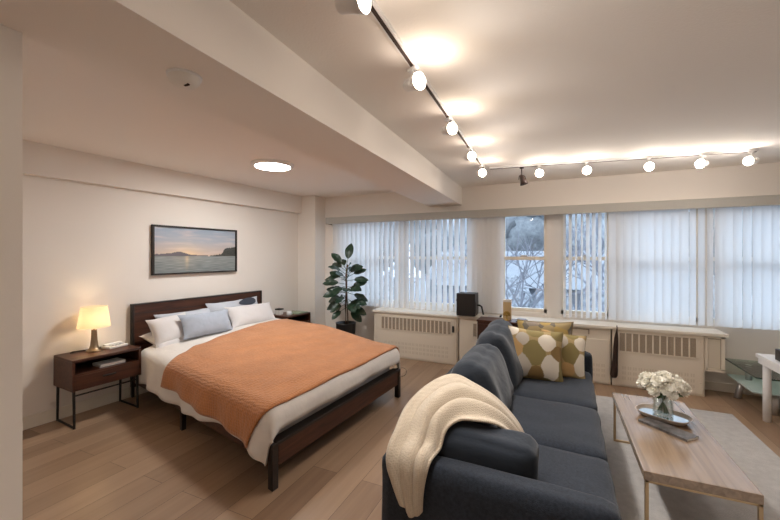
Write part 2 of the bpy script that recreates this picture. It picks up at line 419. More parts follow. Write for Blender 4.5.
def blind(label, specs):
    r = thing('vertical_blind', label, 'blind', (sum(s[0] for s in specs)/len(specs), 4.895, 0))
    for x, ang, zb in specs:
        v = bpy.data.objects.new('vane', VM[zb]); link(v); v.parent = r
        v.location = (x-r.location.x, 0, 0); v.rotation_euler = (0, 0, ang)
    return r
rv = random.Random(3)
sp = []
x = -3.20
while x < -1.12: sp.append((x, R(66+rv.uniform(-7, 7)), .672)); x += .0815
blind('vertical blind with closed white vanes left of the black air fryer', sp)
sp = []
x = -1.06
while x < -.66: sp.append((x, R(30+rv.uniform(-6, 6)), .69)); x += .066
blind('gathered cream vanes of a blind hanging behind the air fryer and gold ornament', sp)
sp = []
x = .085; k = 0
while x < 2.9:
    if x < .52: a = 66+rv.uniform(-9, 9)
    elif x < .9: a = 28+rv.uniform(-14, 14)
    elif x < 1.28: a = 4+rv.uniform(-14, 14)
    elif x < 1.5: a = 26+rv.uniform(-14, 12)
    else: a = 8+rv.uniform(-14, 16)
    sp.append((x, R(a), .70)); x += .062 if x < .52 else .074
blind('wide vertical blind with half open white vanes above the right radiator cover', sp)

# ------------------------------------------------------------------ radiator covers and sill
def slots(x0, x1, z0, z1, n, y, r, bar=.28):
    g = BM(); box(g, x0, x1, y-.002, y+.004, z0, z1); gp = obj('grille', g, M['grille'], r)
    g = BM(); w = (x1-x0)/n
    for k in range(n+1): box(g, x0+k*w-w*bar/2, x0+k*w+w*bar/2, y-.008, y, z0-.005, z1+.005)
    box(g, x0-w*bar/2, x1+w*bar/2, y-.008, y, z1, z1+.012); box(g, x0-w*bar/2, x1+w*bar/2, y-.008, y, z0-.012, z0)
    obj('grille_bars', g, M['cover'], gp)
def lowvent(x0, x1, z0, z1, y, r):
    n = int((x1-x0)/.05)
    for j in range(3):
        g = BM()
        for k in range(n):
            zz = z0+(z1-z0)*j/3; xx = x0+(x1-x0)*k/n
            for c_ in range(2): box(g, xx+.004+c_*.02, xx+.017+c_*.02, y-.0015, y+.002, zz, zz+(z1-z0)*.2)
        obj('lower_vent', g, M['coverdim'], r)
FY = 4.72
r = thing('radiator_cover', 'cream radiator cover with vertical grille slots below the closed left blind', 'radiator cover', (-1.81, FY, 0))
b = BM(); box(b, -2.42, -1.20, FY, WY-.016, 0, .625, .004); obj('body', b, M['cover'], r)
b = BM(); box(b, -2.36, -1.225, FY-.008, FY, .02, .61, .003); pn = obj('front_panel', b, M['cover'], r)
slots(-2.30, -1.27, .40, .565, 18, FY-.008, r)
lowvent(-2.25, -1.3, .08, .25, FY-.008, r)
b = BM(); box(b, -1.255, -1.232, FY-.025, FY-.008, .43, .51, .004); obj('latch', b, M['black'], r)
b = BM(); box(b, -2.44, -1.185, FY-.03, WY, .626, .655, .004); tag(obj('sill_board', b, M['trim'], origin=(-1.8, FY, .626)), 'white sill board over the left radiator cover', 'sill')
r = thing('radiator_cover', 'cream radiator cover under the air fryer half hidden by the sofa', 'radiator cover', (-.76, FY, 0))
b = BM(); box(b, -1.165, -.345, FY, WY-.016, 0, .625, .004); obj('body', b, M['cover'], r)
slots(-.99, -.5, .40, .565, 8, FY, r)
b = BM(); cyl(b, (-1.182, FY-.006, 0), (-1.182, FY-.006, .625), .006, seg=8); tag(obj('heating_pipe', b, M['coverdim'], origin=(-1.182, FY-.006, 0)), 'thin vertical pipe in the gap between the two left radiator covers', 'pipe')
r = thing('radiator_cover', 'plain cream radiator cover panel between brown cabinet and hanging dark brown cover', 'radiator cover', (.12, FY, 0))
b = BM(); box(b, -.33, .545, FY, WY-.016, 0, .625, .004); obj('body', b, M['cover'], r)
b = BM(); box(b, -.31, .535, FY-.010, FY, .02, .50, .003); obj('front_panel', b, M['cover'], r)
b = BM(); box(b, -.16, .33, FY-.004, FY+.002, .55, .60); obj('slot_recess', b, M['coverdim'], r)
b = BM(); box(b, -.16, .335, FY-.012, FY, .597, .607); box(b, .325, .335, FY-.012, FY, .548, .607); obj('slot_frame', b, M['grille'], r)
lowvent(-.25, .5, .08, .25, FY-.010, r)
r = thing('radiator_cover', 'cream radiator cover with wide mesh slots behind the white flowers', 'radiator cover', (.97, FY, 0))
b = BM(); box(b, .56, 1.372, FY, WY-.016, 0, .625, .004); obj('body', b, M['cover'], r)
b = BM(); box(b, .575, 1.355, FY-.010, FY, .02, .622, .003); obj('front_panel', b, M['cover'], r)
slots(.622, 1.305, .395, .592, 11, FY-.010, r, .2)
lowvent(.65, 1.3, .08, .25, FY-.010, r)
for zz in (.14, .56):
    b = BM(); cyl(b, (1.335, FY-.016, zz), (1.335, FY-.008, zz), .007, seg=10); obj('screw', b, M['coverdim'], r)
r = thing('wall_cupboard', 'small cream box with framed door at the right end of the radiator covers', 'cupboard', (1.46, FY, .27))
b = BM(); box(b, 1.376, 1.535, FY, WY-.002, .27, .625, .003); obj('body', b, M['cover'], r)
b = BM(); box(b, 1.385, 1.395, FY-.012, FY, .285, .62); box(b, 1.50, 1.53, FY-.012, FY, .285, .62); box(b, 1.385, 1.53, FY-.012, FY, .27, .298); box(b, 1.385, 1.53, FY-.012, FY, .605, .622); obj('door_frame', b, M['cover'], r)
b = BM(); box(b, 1.398, 1.496, FY-.006, FY, .303, .595, .003); obj('door_panel', b, M['coverdim'], r)
b = BM(); box(b, 1.4955, 1.50, FY-.008, FY, .3, .604); box(b, 1.397, 1.4955, FY-.008, FY, .597, .604); obj('door_gap', b, M['grille'], r)
b = BM(); box(b, -1.18, 1.555, FY-.03, WY, .626, .66, .005); tag(obj('sill_board', b, M['trim'], origin=(.2, FY, .626)), 'long white sill board under the open windows behind the sofa', 'sill')
# dark hanging cover
b = BM(); lathe(b, [(.002, .655), (.006, .64), (.010, .60), (.017, .54), (.022, .42), (.026, .30), (.030, .20), (.032, .13), (.024, .105), (0, .10)], seg=12, M4=Matrix.Translation((.60, FY-.055, 0)) @ Matrix.Shear('XY', 4, (.0, 0)) )
for v in b.verts:
    k = 1+.18*math.sin(5*math.atan2(v.co.y-(FY-.055), v.co.x-.60)+v.co.z*9); v.co.x = .60+(v.co.x-.60)*k-(.655-v.co.z)*.06; v.co.y = FY-.055+(v.co.y-(FY-.055))*k
r = thing('closed_umbrella', 'narrow dark brown furled umbrella shape hanging from the sill on the radiator cover', 'umbrella', (.58, FY-.055, .1))
obj('canopy', b, M['cloth'], r, True)
b = BM(); tube(b, [(.60, FY-.055, .648), (.60, FY-.052, .662), (.60, FY-.036, .672), (.60, FY-.018, .662)], .004, 6); obj('hook', b, M['black'], r, True)

# ------------------------------------------------------------------ things on the sill
r = thing('air_fryer', 'black boxy air fryer with front handle on the sill', 'air fryer', (-1.07, 4.78, .66))
b = BM(); box(b, -1.185, -.945, 4.645, 4.87, .668, .955, .007, 2); obj('body', b, M['black'], r, False)
b = BM(); box(b, -.947, -.940, 4.67, 4.85, .70, .85, .003); obj('drawer', b, M['blackwood'], r)
b = BM(); tube(b, [(-.942, 4.76, .80), (-.905, 4.75, .80), (-.88, 4.745, .785), (-.865, 4.74, .72), (-.855, 4.735, .685)], .011); obj('handle', b, M['black'], r, True)
b = BM(); cyl(b, (-1.19, 4.76, .85), (-1.215, 4.76, .85), .012); obj('knob', b, M['black'], r, True)
for i in (0, 1):
    for j in (0, 1):
        b = BM(); cyl(b, (-1.17+.18*i, 4.71+.16*j, .66), (-1.17+.18*i, 4.71+.16*j, .669), .012, seg=10); obj('foot', b, M['black'], r)
r = thing('side_cabinet', 'small dark reddish brown cabinet between the sofa back and window sill', 'cabinet', (-.6, 4.5, 0))
b = BM(); box(b, -.868, -.325, 4.40, 4.655, .07, .655, .004); obj('body', b, M['walnut_dark'], r)
b = BM(); box(b, -.875, -.318, 4.39, 4.66, .656, .675, .003); obj('top', b, M['walnut'], r)
b = BM(); box(b, -.85, -.60, 4.388, 4.40, .1, .63, .002); d = obj('door', b, M['walnut_dark'], r); bb = BM(); cyl(bb, (-.62, 4.388, .42), (-.62, 4.372, .42), .009, seg=12); obj('knob', bb, M['brass'], d)
b = BM(); box(b, -.594, -.343, 4.388, 4.40, .1, .63, .002); d = obj('door', b, M['walnut_dark'], r); bb = BM(); cyl(bb, (-.575, 4.388, .42), (-.575, 4.372, .42), .009, seg=12); obj('knob', bb, M['brass'], d)
for i in (0, 1):
    for j in (0, 1):
        b = BM(); box(b, -.86+.49*i, -.825+.49*i, 4.41+.2*j, 4.445+.2*j, 0, .07); obj('leg', b, M['walnut_dark'], r)
r = thing('keepsake_box', 'tall tan card box with gold emblem standing on brown cabinet before window', 'box', (-.545, 4.57, .675))
b = BM(); box(b, -.59, -.497, 4.55, 4.60, .675, .905, .002); obj('carton', b, M['box'], r)
b = BM(); box(b, -.592, -.495, 4.548, 4.602, .885, .915, .002); obj('lid', b, M['paper'], r)
r = thing('gold_ornament', 'small gold leafy ornament on a stand in front of the tan box', 'ornament', (-.54, 4.50, .675))
b = BM(); lathe(b, [(0, .675), (.030, .675), (.030, .683), (.012, .69), (.008, .71), (.012, .725), (0, .728)], seg=20, M4=Matrix.Translation((-.54, 4.50, 0))); obj('stand', b, M['gold'], r, True)
b = BM()
for k in range(7):
    a = PI*k/6; c_ = Vector((-.54+.026*math.cos(a), 4.50, .745+.026*math.sin(a)))
    s = BM(); bmesh.ops.create_icosphere(s, subdivisions=2, radius=.017); merge(b, s, Matrix.Translation(c_) @ Matrix.Scale(.6, 4, (0, 1, 0)))
s = BM(); bmesh.ops.create_icosphere(s, subdivisions=2, radius=.018); merge(b, s, Matrix.Translation((-.54, 4.50, .74)))
obj('leaf_cluster', b, M['gold'], r, True)
b = BM(); box(b, -.43, -.33, 4.41, 4.62, .676, .690, .002); tag(obj('notebook', b, M['violet'], origin=(-.38, 4.5, .676)), 'dark violet notebook lying on the right end of the brown cabinet', 'notebook')
r = thing('small_tray', 'small grey tray lying on the sill behind the brown cabinet', 'tray', (-.72, 4.78, .66))
b = BM(); box(b, -.80, -.64, 4.71, 4.83, .66, .668, .002); obj('plate', b, M['silver'], r)
b = BM(); box(b, -.655, -.635, 4.72, 4.82, .668, .69, .002); obj('clip', b, M['black'], r)

# ------------------------------------------------------------------ bed (foot end and wall end follow the photo's slightly oblique plan)
HL = Vector((-3.94, 2.27, 0)); BE = Vector((2.361, -.544, 0))/2.42; BG = Vector((.12, 1.67, 0))/1.674
def bd(p, q, z): return HL+BE*p+BG*q+Vector((0, 0, z))
BMAT = Matrix(((BE.x, BG.x, 0, HL.x), (BE.y, BG.y, 0, HL.y), (0, 0, 1, 0), (0, 0, 0, 1)))
def bbox(p0, p1, q0, q1, z0, z1, bev=.004):
    b = BM(); box(b, p0, p1, q0, q1, z0, z1, bev, 2, BMAT); return b
bed = thing('bed', 'king size bed frame of dark walnut with tall headboard and low footboard', 'bed', tuple(bd(1.2, .85, 0)))
hb = obj('headboard', bbox(-.03, .015, .02, 1.65, .10, .935), M['walnut'], bed)
b = bbox(-.032, .022, 0, .025, 0, .947); box(b, -.032, .022, 1.647, 1.672, 0, .947, .003, 2, BMAT); box(b, -.032, .022, 0, 1.672, .932, .947, .003, 2, BMAT)
obj('headboard_edge', b, M['blackwood'], hb)
obj('headboard_groove', bbox(.0135, .0165, .025, 1.647, .843, .851, .0), M['blackwood'], hb)
fb = obj('footboard', bbox(2.385, 2.415, .05, 1.66, .135, .265), M['walnut'], bed)
obj('footboard_cap', bbox(2.34, 2.42, .03, 1.68, .265, .287), M['blackwood'], fb)
obj('side_rail', bbox(.02, 2.39, .015, .05, .15, .265), M['walnut'], bed)
obj('side_rail', bbox(.02, 2.39, 1.66, 1.695, .15, .265), M['walnut'], bed)
obj('slat_deck', bbox(.02, 2.38, .05, 1.66, .19, .215), M['blackwood'], bed)
for q in (-.005, 1.665):
    obj('leg', bbox(2.37, 2.42, q, q+.05, 0, .285), M['blackwood'], bed)
for p, q in ((1.12, .0), (1.12, 1.66)):
    obj('leg', bbox(p, p+.04, q, q+.04, 0, .15), M['blackwood'], bed)
b = BM(); c0 = bd(2.40, 1.72, .25)
tube(b, [c0+Vector((.05*math.cos(a)+.03, .03*math.sin(a), .035*math.sin(a))) for a in [k*2*PI/14 for k in range(15)]], .004, 6); obj('strap_loop', b, M['traywood'], bed, True)
LP, WQ = 2.33, 1.66
b = BM(); softbox(b, 2.30, 1.60, .25, .05, .01, 0, 0, BMAT @ Matrix.Translation((1.185, .855, .343)))
tag(obj('mattress', b, M['sheet'], smooth=True, origin=tuple(bd(1.18, .85, .215))), 'pale mattress showing along the foot of the bed under the duvet', 'mattress')
RC = .055
def drape(p, q, top, off, amp=.0, freq=9., seed=0):
    pa, pb, qa, qb = -9, 2.335, .055, 1.66
    dp = max(0, p-pb); dq = (q-qa) if q < qa else max(0, q-qb)
    d = math.hypot(dp, dq)
    bp = min(p, pb); bq = min(max(q, qa), qb)
    hs = min(1, max(0, (2.3-p)/1.1)); hs = hs*hs*(3-2*hs)
    top = top+.085*hs*(.30+.70*min(1, max(0, q/1.2)))
    n = noise.noise(Vector((p*2.2+seed, q*2.2, seed)))*.010+noise.noise(Vector((p*6+seed, q*6, 1+seed)))*.004
    if d < 1e-6:
        edge = min(1, min(q-qa, qb-q, pb-p)/.15)
        return bd(p, q, top+off+n+.012*edge)
    r_ = RC+off; arc = r_*PI/2
    if d < arc: a = d/r_; out = r_*math.sin(a); drop = r_*(1-math.cos(a))
    else: out = r_; drop = r_+(d-arc)
    hang = max(0, drop-.05)
    tpos = p if abs(dq) > dp else q
    out += amp*hang*(math.sin(tpos*freq+seed)+.6*math.sin(tpos*freq*2.3+1+seed))+hang*.07
    corner = min(abs(dq), dp)
    out += corner*.10
    return bd(bp+dp/d*out, bq+dq/d*out, top+off-drop+n)
TOP = .475
def lerp(a, b, t): return a+(b-a)*t
def curve(pts, t):
    for (t0, v0), (t1, v1) in zip(pts, pts[1:]):
        if t <= t1:
            u = (t-t0)/(t1-t0); u = u*u*(3-2*u); return lerp(v0, v1, u)
    return pts[-1][1]
def duv(i, j):
    q = lerp(-.315+.025*math.sin(i*11)+.05*i, 1.66+.24, j)
    ph = curve([(0, .24), (.14, .26), (.25, .20), (1, .17)], j)
    p = lerp(ph, 2.335+.185, i)
    return drape(p, q, TOP, .028, .10, 8., 2)
b = BM(); grid(b, 80, 70, duv)
o = solid(obj('duvet', b, M['duvet'], smooth=True, origin=tuple(bd(1.2, .85, .5))), .022)
tag(o, 'white duvet hanging over the bed edge below the orange blanket', 'duvet')
def blk(i, j):
    q = lerp(-.215, 1.66+.19, j)
    qq = max(q, -.2)
    ph = curve([(0, .90), (.10, .93), (.17, .87), (.27, .74), (.45, .63), (.7, .59), (1, .58)], j)
    pf = curve([(0, 2.24), (.13, 2.39), (1, 2.39)], j)
    p = lerp(ph, pf, i)
    q2 = q-(.06*i if q < .05 else 0)*min(1, (.05-q)/.2 if q < .05 else 0)
    return drape(p, q2, TOP, .046, .10, 8., 2)
b = BM(); grid(b, 84, 70, blk)
o = solid(obj('blanket', b, M['blanket'], smooth=True, origin=tuple(bd(1.3, .85, .55))), .012)
tag(o, 'burnt orange waffle weave blanket spread across the bed', 'blanket')

def bedpillow(name, label, p, q, z, w, h, t_, lean, material, seed, roll=0, yaw=0, wr=.012):
    c_ = bd(p, q, z+.015)
    gx = BG.copy(); ang = math.atan2(gx.y, gx.x)
    m4 = Matrix.Translation(c_) @ Matrix.Rotation(ang+yaw, 4, 'Z') @ Matrix.Rotation(lean, 4, 'X') @ Matrix.Rotation(roll, 4, 'Y')
    b = BM(); pillow(b, w, h, t_, wr, seed)
    o = obj(name, b, material, smooth=True); o.matrix_world = m4
    tag(o, label, 'pillow'); return o
# local +x follows the headboard, +y points to the wall
bedpillow('pillow', 'white pillow lying flat underneath at the left side of the bed head', .24, .37, .565, .58, .38, .15, R(-78), M['pillow_white'], 1)
bedpillow('pillow', 'pale blue grey pillow leaning on the headboard behind the blue cushion', .12, .53, .665, .66, .30, .16, R(-22), M['pillow_pale'], 2)
bedpillow('pillow', 'white pillow leaning at the left end of the bed head', .29, .285, .665, .42, .31, .16, R(-30), M['pillow_white'], 3, R(-4))
bedpillow('pillow', 'flat blue grey oblong cushion in the middle of the pillows', .42, .62, .685, .60, .265, .13, R(-24), M['pillow_blue'], 4, R(1))
lp = bedpillow('pillow', 'pale pillow with dark leaf print leaning on the headboard right side', .12, 1.18, .70, .78, .34, .17, R(-20), M['pillow_pale'], 5, R(-1))
b = BM()
def leafp(i, j):
    u = i*2-1; w = .050*math.sqrt(max(0, 1-u*u))*(1+.3*u)
    x_ = .15+u*.15; z_ = .105+u*.012+(j*2-1)*w
    uu = x_/.39; vv = z_/.17
    y_ = -.17/2*max(0, 1-abs(uu)**2.6)**.55*max(0, 1-abs(vv)**2.6)**.55-.012
    return Vector((x_, y_, z_))
grid(b, 24, 6, leafp); obj('leaf_print', b, M['leaf_print'], lp, True, local=True)['label'] = 'dark navy leaf print'
bedpillow('pillow', 'white pillow in front of the leaf print pillow', .33, 1.29, .675, .70, .29, .17, R(-32), M['pillow_white'], 6, R(1))

# ------------------------------------------------------------------ nightstands
def nightstand(label, y0, y1, h=.575, dep=.36):
    yaw = -math.atan(SKEW)
    yc = (y0+y1)/2
    r = thing('nightstand', label, 'nightstand', (wx(yc)+.022+dep/2, yc, 0), yaw)
    w = (y1-y0); X0, X1, Y0, Y1 = -dep/2, dep/2, -w/2, w/2
    b = BM(); box(b, X0, X1, Y0, Y1, h-.022, h, .003); box(b, X0, X1, Y0, Y0+.018, .312, h-.022); box(b, X0, X1, Y1-.018, Y1, .312, h-.022); box(b, X0, X1-.02, Y0+.018, Y1-.018, .312, .33); box(b, X0, X1, Y0+.018, Y1-.018, .437, .452); obj('carcass', b, M['walnut'], r, local=True)
    b = BM(); box(b, X0, X0+.01, Y0+.018, Y1-.018, .33, h-.022); obj('back_panel', b, M['walnut_in'], r, local=True)
    b = BM(); box(b, X1-.02, X1+.001, Y0+.019, Y1-.019, .316, .436, .002); d = obj('drawer', b, M['walnut'], r, local=True)
    b = BM(); box(b, X1, X1+.016, -.05, .05, .385, .397, .003); obj('handle', b, M['black'], d, local=True)
    for s in (Y0+.02, Y1-.02):
        for xx, sl in ((X0+.03, .0), (X1-.03, .0)):
            b = BM(); cyl(b, (xx, s, .312), (xx+(.01 if xx > 0 else -.01), s, 0.0), .011, .009, 10); obj('leg', b, M['black'], r, local=True)
        b = BM(); cyl(b, (X0+.02, s, .009), (X1-.02, s, .009), .009, seg=8); obj('foot_bar', b, M['black'], r, local=True)
    b = BM(); cyl(b, (X1-.03, Y0+.02, .27), (X1-.03, Y1-.02, .27), .007, seg=8); obj('cross_bar', b, M['black'], r, local=True)
    return r
nightstand('walnut nightstand on black metal legs carrying the lit lamp', 1.65, 2.175)
nightstand('walnut nightstand at the far side of the bed beside the column', 4.09, 4.57)
NZ = .575
# lamp
r = thing('table_lamp', 'lit table lamp with cream drum shade and bronze base on nightstand', 'lamp', (-3.84, 1.87, NZ))
LX, LY = -3.84, 1.895
b = BM(); lathe(b, [(0, NZ), (.062, NZ), (.064, NZ+.006), (.05, NZ+.014), (.036, NZ+.03), (.029, NZ+.06), (.024, NZ+.11), (.021, NZ+.185), (.022, NZ+.195), (0, NZ+.196)], M4=Matrix.Translation((LX, LY, 0))); obj('base', b, M['lampmetal'], r, True)
b = BM(); cyl(b, (LX, LY, NZ+.19), (LX, LY, NZ+.255), .008, seg=12); obj('stem', b, M['lampmetal'], r, True)
b = BM(); lathe(b, [(.122, NZ+.22), (.098, NZ+.405)], seg=48, M4=Matrix.Translation((LX, LY, 0))); obj('lamp_shade', b, M['shade'], r, True)
b = BM(); s = BM(); bmesh.ops.create_uvsphere(s, u_segments=16, v_segments=12, radius=.028); merge(b, s, Matrix.Translation((LX, LY, NZ+.29))); obj('bulb', b, M['bulb'], r, True)
b = BM(); tube(b, [(LX-.05, LY-.02, NZ+.006), (LX-.09, LY-.06, NZ+.006), (LX-.10, LY-.12, NZ+.008), (LX-.07, LY-.15, NZ+.008), (LX-.09, LY-.09, NZ+.006)], .005, 6); obj('cord', b, M['black'], r, True)
# telephone-like device
r = thing('desk_phone', 'low white desk phone on the nightstand beside the lamp', 'phone', (-3.80, 2.05, NZ))
m4 = xf((-3.83, 2.06, NZ), R(6))
b = BM(); box(b, -.06, .06, -.085, .085, 0, .02, .005, 2, m4); obj('body', b, M['paper'], r)
b = BM(); box(b, -.05, -.012, -.08, .08, .02, .038, .008, 3, m4); obj('handset', b, M['white'], r)
b = BM()
for i in range(3):
    for j in range(4): box(b, .0+i*.017, .011+i*.017, -.055+j*.03, -.035+j*.03, .02, .024, .001, 1, m4)
obj('keypad', b, M['grey'], r)
# books in the open shelf
for k, (lab, th, c_, m_) in enumerate((('grey covered book at the bottom of the nightstand shelf stack', .011, 0, 'grey'), ('white book on top of the nightstand shelf stack', .014, 1, 'paper'))):
    r = thing('book', lab, 'book', (-3.70, 1.95, .452+k*.0113))
    m4 = xf((-3.73, 1.96, .452+k*.0113), R(-4+k*2))
    b = BM(); box(b, -.07, .072, -.10, .10, .0, .0025, 0, 1, m4); box(b, -.07, .072, -.10, .10, th-.0025, th, 0, 1, m4); box(b, -.072, -.068, -.10, .10, 0, th, 0, 1, m4); obj('cover', b, M[m_], r)
    b = BM(); box(b, -.068, .068, -.098, .098, .0025, th-.0025, 0, 1, m4); obj('pages', b, M['paper'], r)
# far nightstand items
r = thing('small_clock', 'white box clock with dark top on the far nightstand', 'clock', (-3.70, 4.18, NZ))
b = BM(); box(b, -3.745, -3.665, 4.14, 4.22, NZ, NZ+.07, .006); obj('case', b, M['paper'], r)
b = BM(); box(b, -3.75, -3.66, 4.135, 4.225, NZ+.07, NZ+.09, .004); obj('top', b, M['black'], r)
b = BM(); box(b, -3.68, -3.47, 4.30, 4.54, NZ, NZ+.012, .002); tag(obj('magazine', b, M['greenmag'], origin=(-3.6, 4.4, NZ)), 'green magazine lying on the far nightstand', 'magazine')
r = thing('mug', 'small white mug on the near edge of the far nightstand', 'mug', (-3.50, 4.2, NZ))
b = BM(); lathe(b, [(0, NZ), (.03, NZ), (.034, NZ+.005), (.036, NZ+.06), (.032, NZ+.06), (.030, NZ+.008), (0, NZ+.008)], M4=Matrix.Translation((-3.54, 4.20, 0)), seg=20); obj('cup', b, M['white'], r, True)
b = BM(); tube(b, [(-3.508+.0, 4.20, NZ+.05), (-3.487, 4.20, NZ+.045), (-3.482, 4.20, NZ+.03), (-3.49, 4.20, NZ+.017), (-3.508, 4.20, NZ+.013)], .004, 6); obj('handle', b, M['white'], r, True)

# ------------------------------------------------------------------ framed picture
PY0, PY1, PZ0, PZ1 = 2.475, 3.535, 1.232, 1.777
yawp = -math.atan(SKEW)
pcx = (PY0+PY1)/2
r = thing('framed_picture', 'wide framed print of a sunset over water above the headboard', 'picture', (wx(pcx)+.02, pcx, PZ0), yawp)
W2 = (PY1-PY0)/2; Hh = PZ1-PZ0
b = BM()
for (y0, y1, z0, z1) in ((-W2, W2, 0, .018), (-W2, W2, Hh-.018, Hh), (-W2, -W2+.018, 0, Hh), (W2-.018, W2, 0, Hh)): box(b, -.018, .022, y0, y1, z0, z1, .002)
obj('frame', b, M['blackwood'], r, local=True)
b = BM(); NX, NZg = 170, 90; lay = b.verts.layers.float_color.new('Col')
V = grid(b, NX, NZg, lambda i, j: Vector((.004, -W2+.015+i*(2*W2-.03), .015+j*(Hh-.03))))
def mixc(a, c, t): t = max(0, min(1, t)); return tuple(a[k]+(c[k]-a[k])*t for k in range(3))
for i in range(NX):
    for j in range(NZg):
        u = i/(NX-1); v = j/(NZg-1)
        hz = .36
        sun = math.exp(-((u-.34)/.16)**2)
        h1 = hz+.03+.075*math.exp(-((u-.27)/.10)**2)+.03*math.exp(-((u-.08)/.1)**2)+.010*noise.noise(Vector((u*25, 0, 0)))
        h2 = hz+.0+max(0, (u-.60))*.30+(.12 if u > .80 else .0)*min(1, (u-.80)/.05)+.022*noise.noise(Vector((u*34, 3, 0)))+.02*noise.noise(Vector((u*90, 5, 0)))
        if v < hz:
            n = noise.noise(Vector((u*9, v*70, 2)))
            c_ = mixc((.10, .135, .145), (.33, .35, .34), .45+.55*n+.25*(v/hz))
            c_ = mixc(c_, (.75, .55, .33), math.exp(-((u-.36)/.02)**2)*(.5+.5*n)*(v/hz)+.15*sun*(v/hz))
        elif u > .58 and v < h2: c_ = mixc((.025, .028, .026), (.09, .085, .07), .5+.5*noise.noise(Vector((u*40, v*40, 1))))
        elif u < .62 and v < h1: c_ = (.15, .135, .15)
        else:
            t_ = (v-hz)/(1-hz)
            c_ = mixc((.62, .47, .36), (.40, .42, .47), t_*1.8)
            c_ = mixc(c_, (.30, .38, .48), (t_-.45)*1.6)
            cl = noise.noise(Vector((u*4, v*16, 4)))+.5*noise.noise(Vector((u*9, v*40, 7)))
            c_ = mixc(c_, (.66, .56, .52), .7*max(0, cl))
            c_ = mixc(c_, (1., .72, .36), sun*math.exp(-t_*5)*.9)
        V[i][j][lay] = (*c_, 1)
obj('print', b, vcol('sunset_print', .35), r, local=True)

# ------------------------------------------------------------------ sofa
SO = (-.735, 1.46, 0); SR = R(-1.3)
sofa = thing('sofa', 'long charcoal three seat sofa with its back to the bed', 'sofa', SO, SR)
SL = 2.36
b = BM(); box(b, .03, .93, .03, SL-.03, .06, .25, .02, 3); obj('base', b, M['sofa'], sofa, local=True)
def part(name, sx, sy, sz, loc, r=.04, puff=0, wr=0, seed=0, rx=0, ry=0, rz=0, mt='sofa', cuts=16, wf=5.):
    b = BM(); softbox(b, sx, sy, sz, r, puff, wr, seed, xf(loc, rz, rx, ry), cuts, wf); return obj(name, b, M[mt], sofa, True, local=True)
part('armrest', .93, .135, .50, (.475, .0675, .06+.25), .045, .006, .004, 1)
part('armrest', .96, .135, .515, (.49, SL-.0675, .06+.2575), .045, .006, .004, 2)
part('backrest', .20, SL-.17, .575, (.09, SL/2+.035, .06+.2875), .06, .01, .006, 3)
ys = [.14, .69, 1.365, 2.22]
for k in range(3):
    part('seat_cushion', .78, ys[k+1]-ys[k]-.006, .19, (.565, (ys[k]+ys[k+1])/2, .335), .035, .012, .006, 10+k)
part('back_cushion', .24, .40, .34, (.285, .50, .505), .08, .02, .012, 21, 0, R(-16), 0, 'sofa_soft')
part('back_cushion', .20, .70, .42, (.270, 1.02, .575), .085, .035, .022, 22, 0, R(-22), R(1), 'sofa_soft', wf=4)
part('back_cushion', .19, .72, .47, (.275, 1.74, .61), .08, .035, .022, 23, R(4), R(-21), R(-1), 'sofa_soft', wf=4)
part('back_cushion', .53, .17, .235, (.385, .235, .535), .05, .015, .010, 25, R(4), R(1), R(1), 'sofa_soft')
for i in (.08, .88):
    for j in (.08, SL-.08):
        b = BM(); cyl(b, (i, j, 0), (i, j, .065), .02, .028, 12); obj('leg', b, M['blackwood'], sofa, local=True)

# throw blanket
LB = [(-.585, 1.430, .43), (-.630, 1.428, .515), (-.662, 1.445, .575), (-.672, 1.53, .625), (-.668, 1.70, .672), (-.620, 1.90, .712), (-.545, 2.05, .720), (-.44, 2.04, .690), (-.33, 2.06, .625), (-.24, 2.08, .53), (-.20, 2.09, .462)]
RB = [(-.503, 1.430, .385), (-.490, 1.428, .50), (-.475, 1.45, .572), (-.465, 1.55, .580), (-.445, 1.60, .645), (-.40, 1.645, .672), (-.34, 1.665, .672), (-.275, 1.70, .66), (-.225, 1.74, .625), (-.19, 1.79, .56), (-.17, 1.83, .475)]
def cr(P, t):
    n = len(P)-1; x_ = min(t*n, n-1e-6); i = int(x_); u = x_-i
    p0, p1, p2, p3 = [Vector(P[max(0, min(n, i+k))]) for k in (-1, 0, 1, 2)]
    return .5*((2*p1)+(p2-p0)*u+(2*p0-5*p1+4*p2-p3)*u*u+(3*p1-p0-3*p2+p3)*u**3)
def thr(i, j):
    a = cr(LB, i); c_ = cr(RB, i)
    e = .01
    tn = (cr(LB, min(1, i+e))-cr(LB, max(0, i-e))+cr(RB, min(1, i+e))-cr(RB, max(0, i-e))).normalized()
    ac = (c_-a).normalized(); nrm = tn.cross(ac); 
    if nrm.length < 1e-6: nrm = Vector((0, 0, 1))
    nrm.normalize()
    if i < .25 and nrm.y > 0: nrm = -nrm
    if i >= .25 and nrm.z < 0: nrm = -nrm
    p = a.lerp(c_, j)
    ed = 1-j**5; fold = ed*.028*abs(math.sin(j*PI*2.9+.35+i*.9))+.006*math.sin(j*PI*8+i*3)
    crown = .05*math.sin(PI*j)*math.sin(PI*min(1, max(0, (i-.25)/.6))) if i > .25 else 0
    hem = Vector((0, 0, -.03*math.sin(j*PI*1.1+.2)))*max(0, 1-i*6)
    return p+nrm*(fold+.012)+Vector((0, 0, crown*.5*ed))+hem
b = BM(); grid(b, 70, 44, thr)
o = solid(obj('throw_blanket', b, M['throw'], smooth=True, origin=(-.6, 1.6, .6)), .012, 1, 1)
tag(o, 'cream knitted throw draped over the sofa corner and near arm', 'throw')
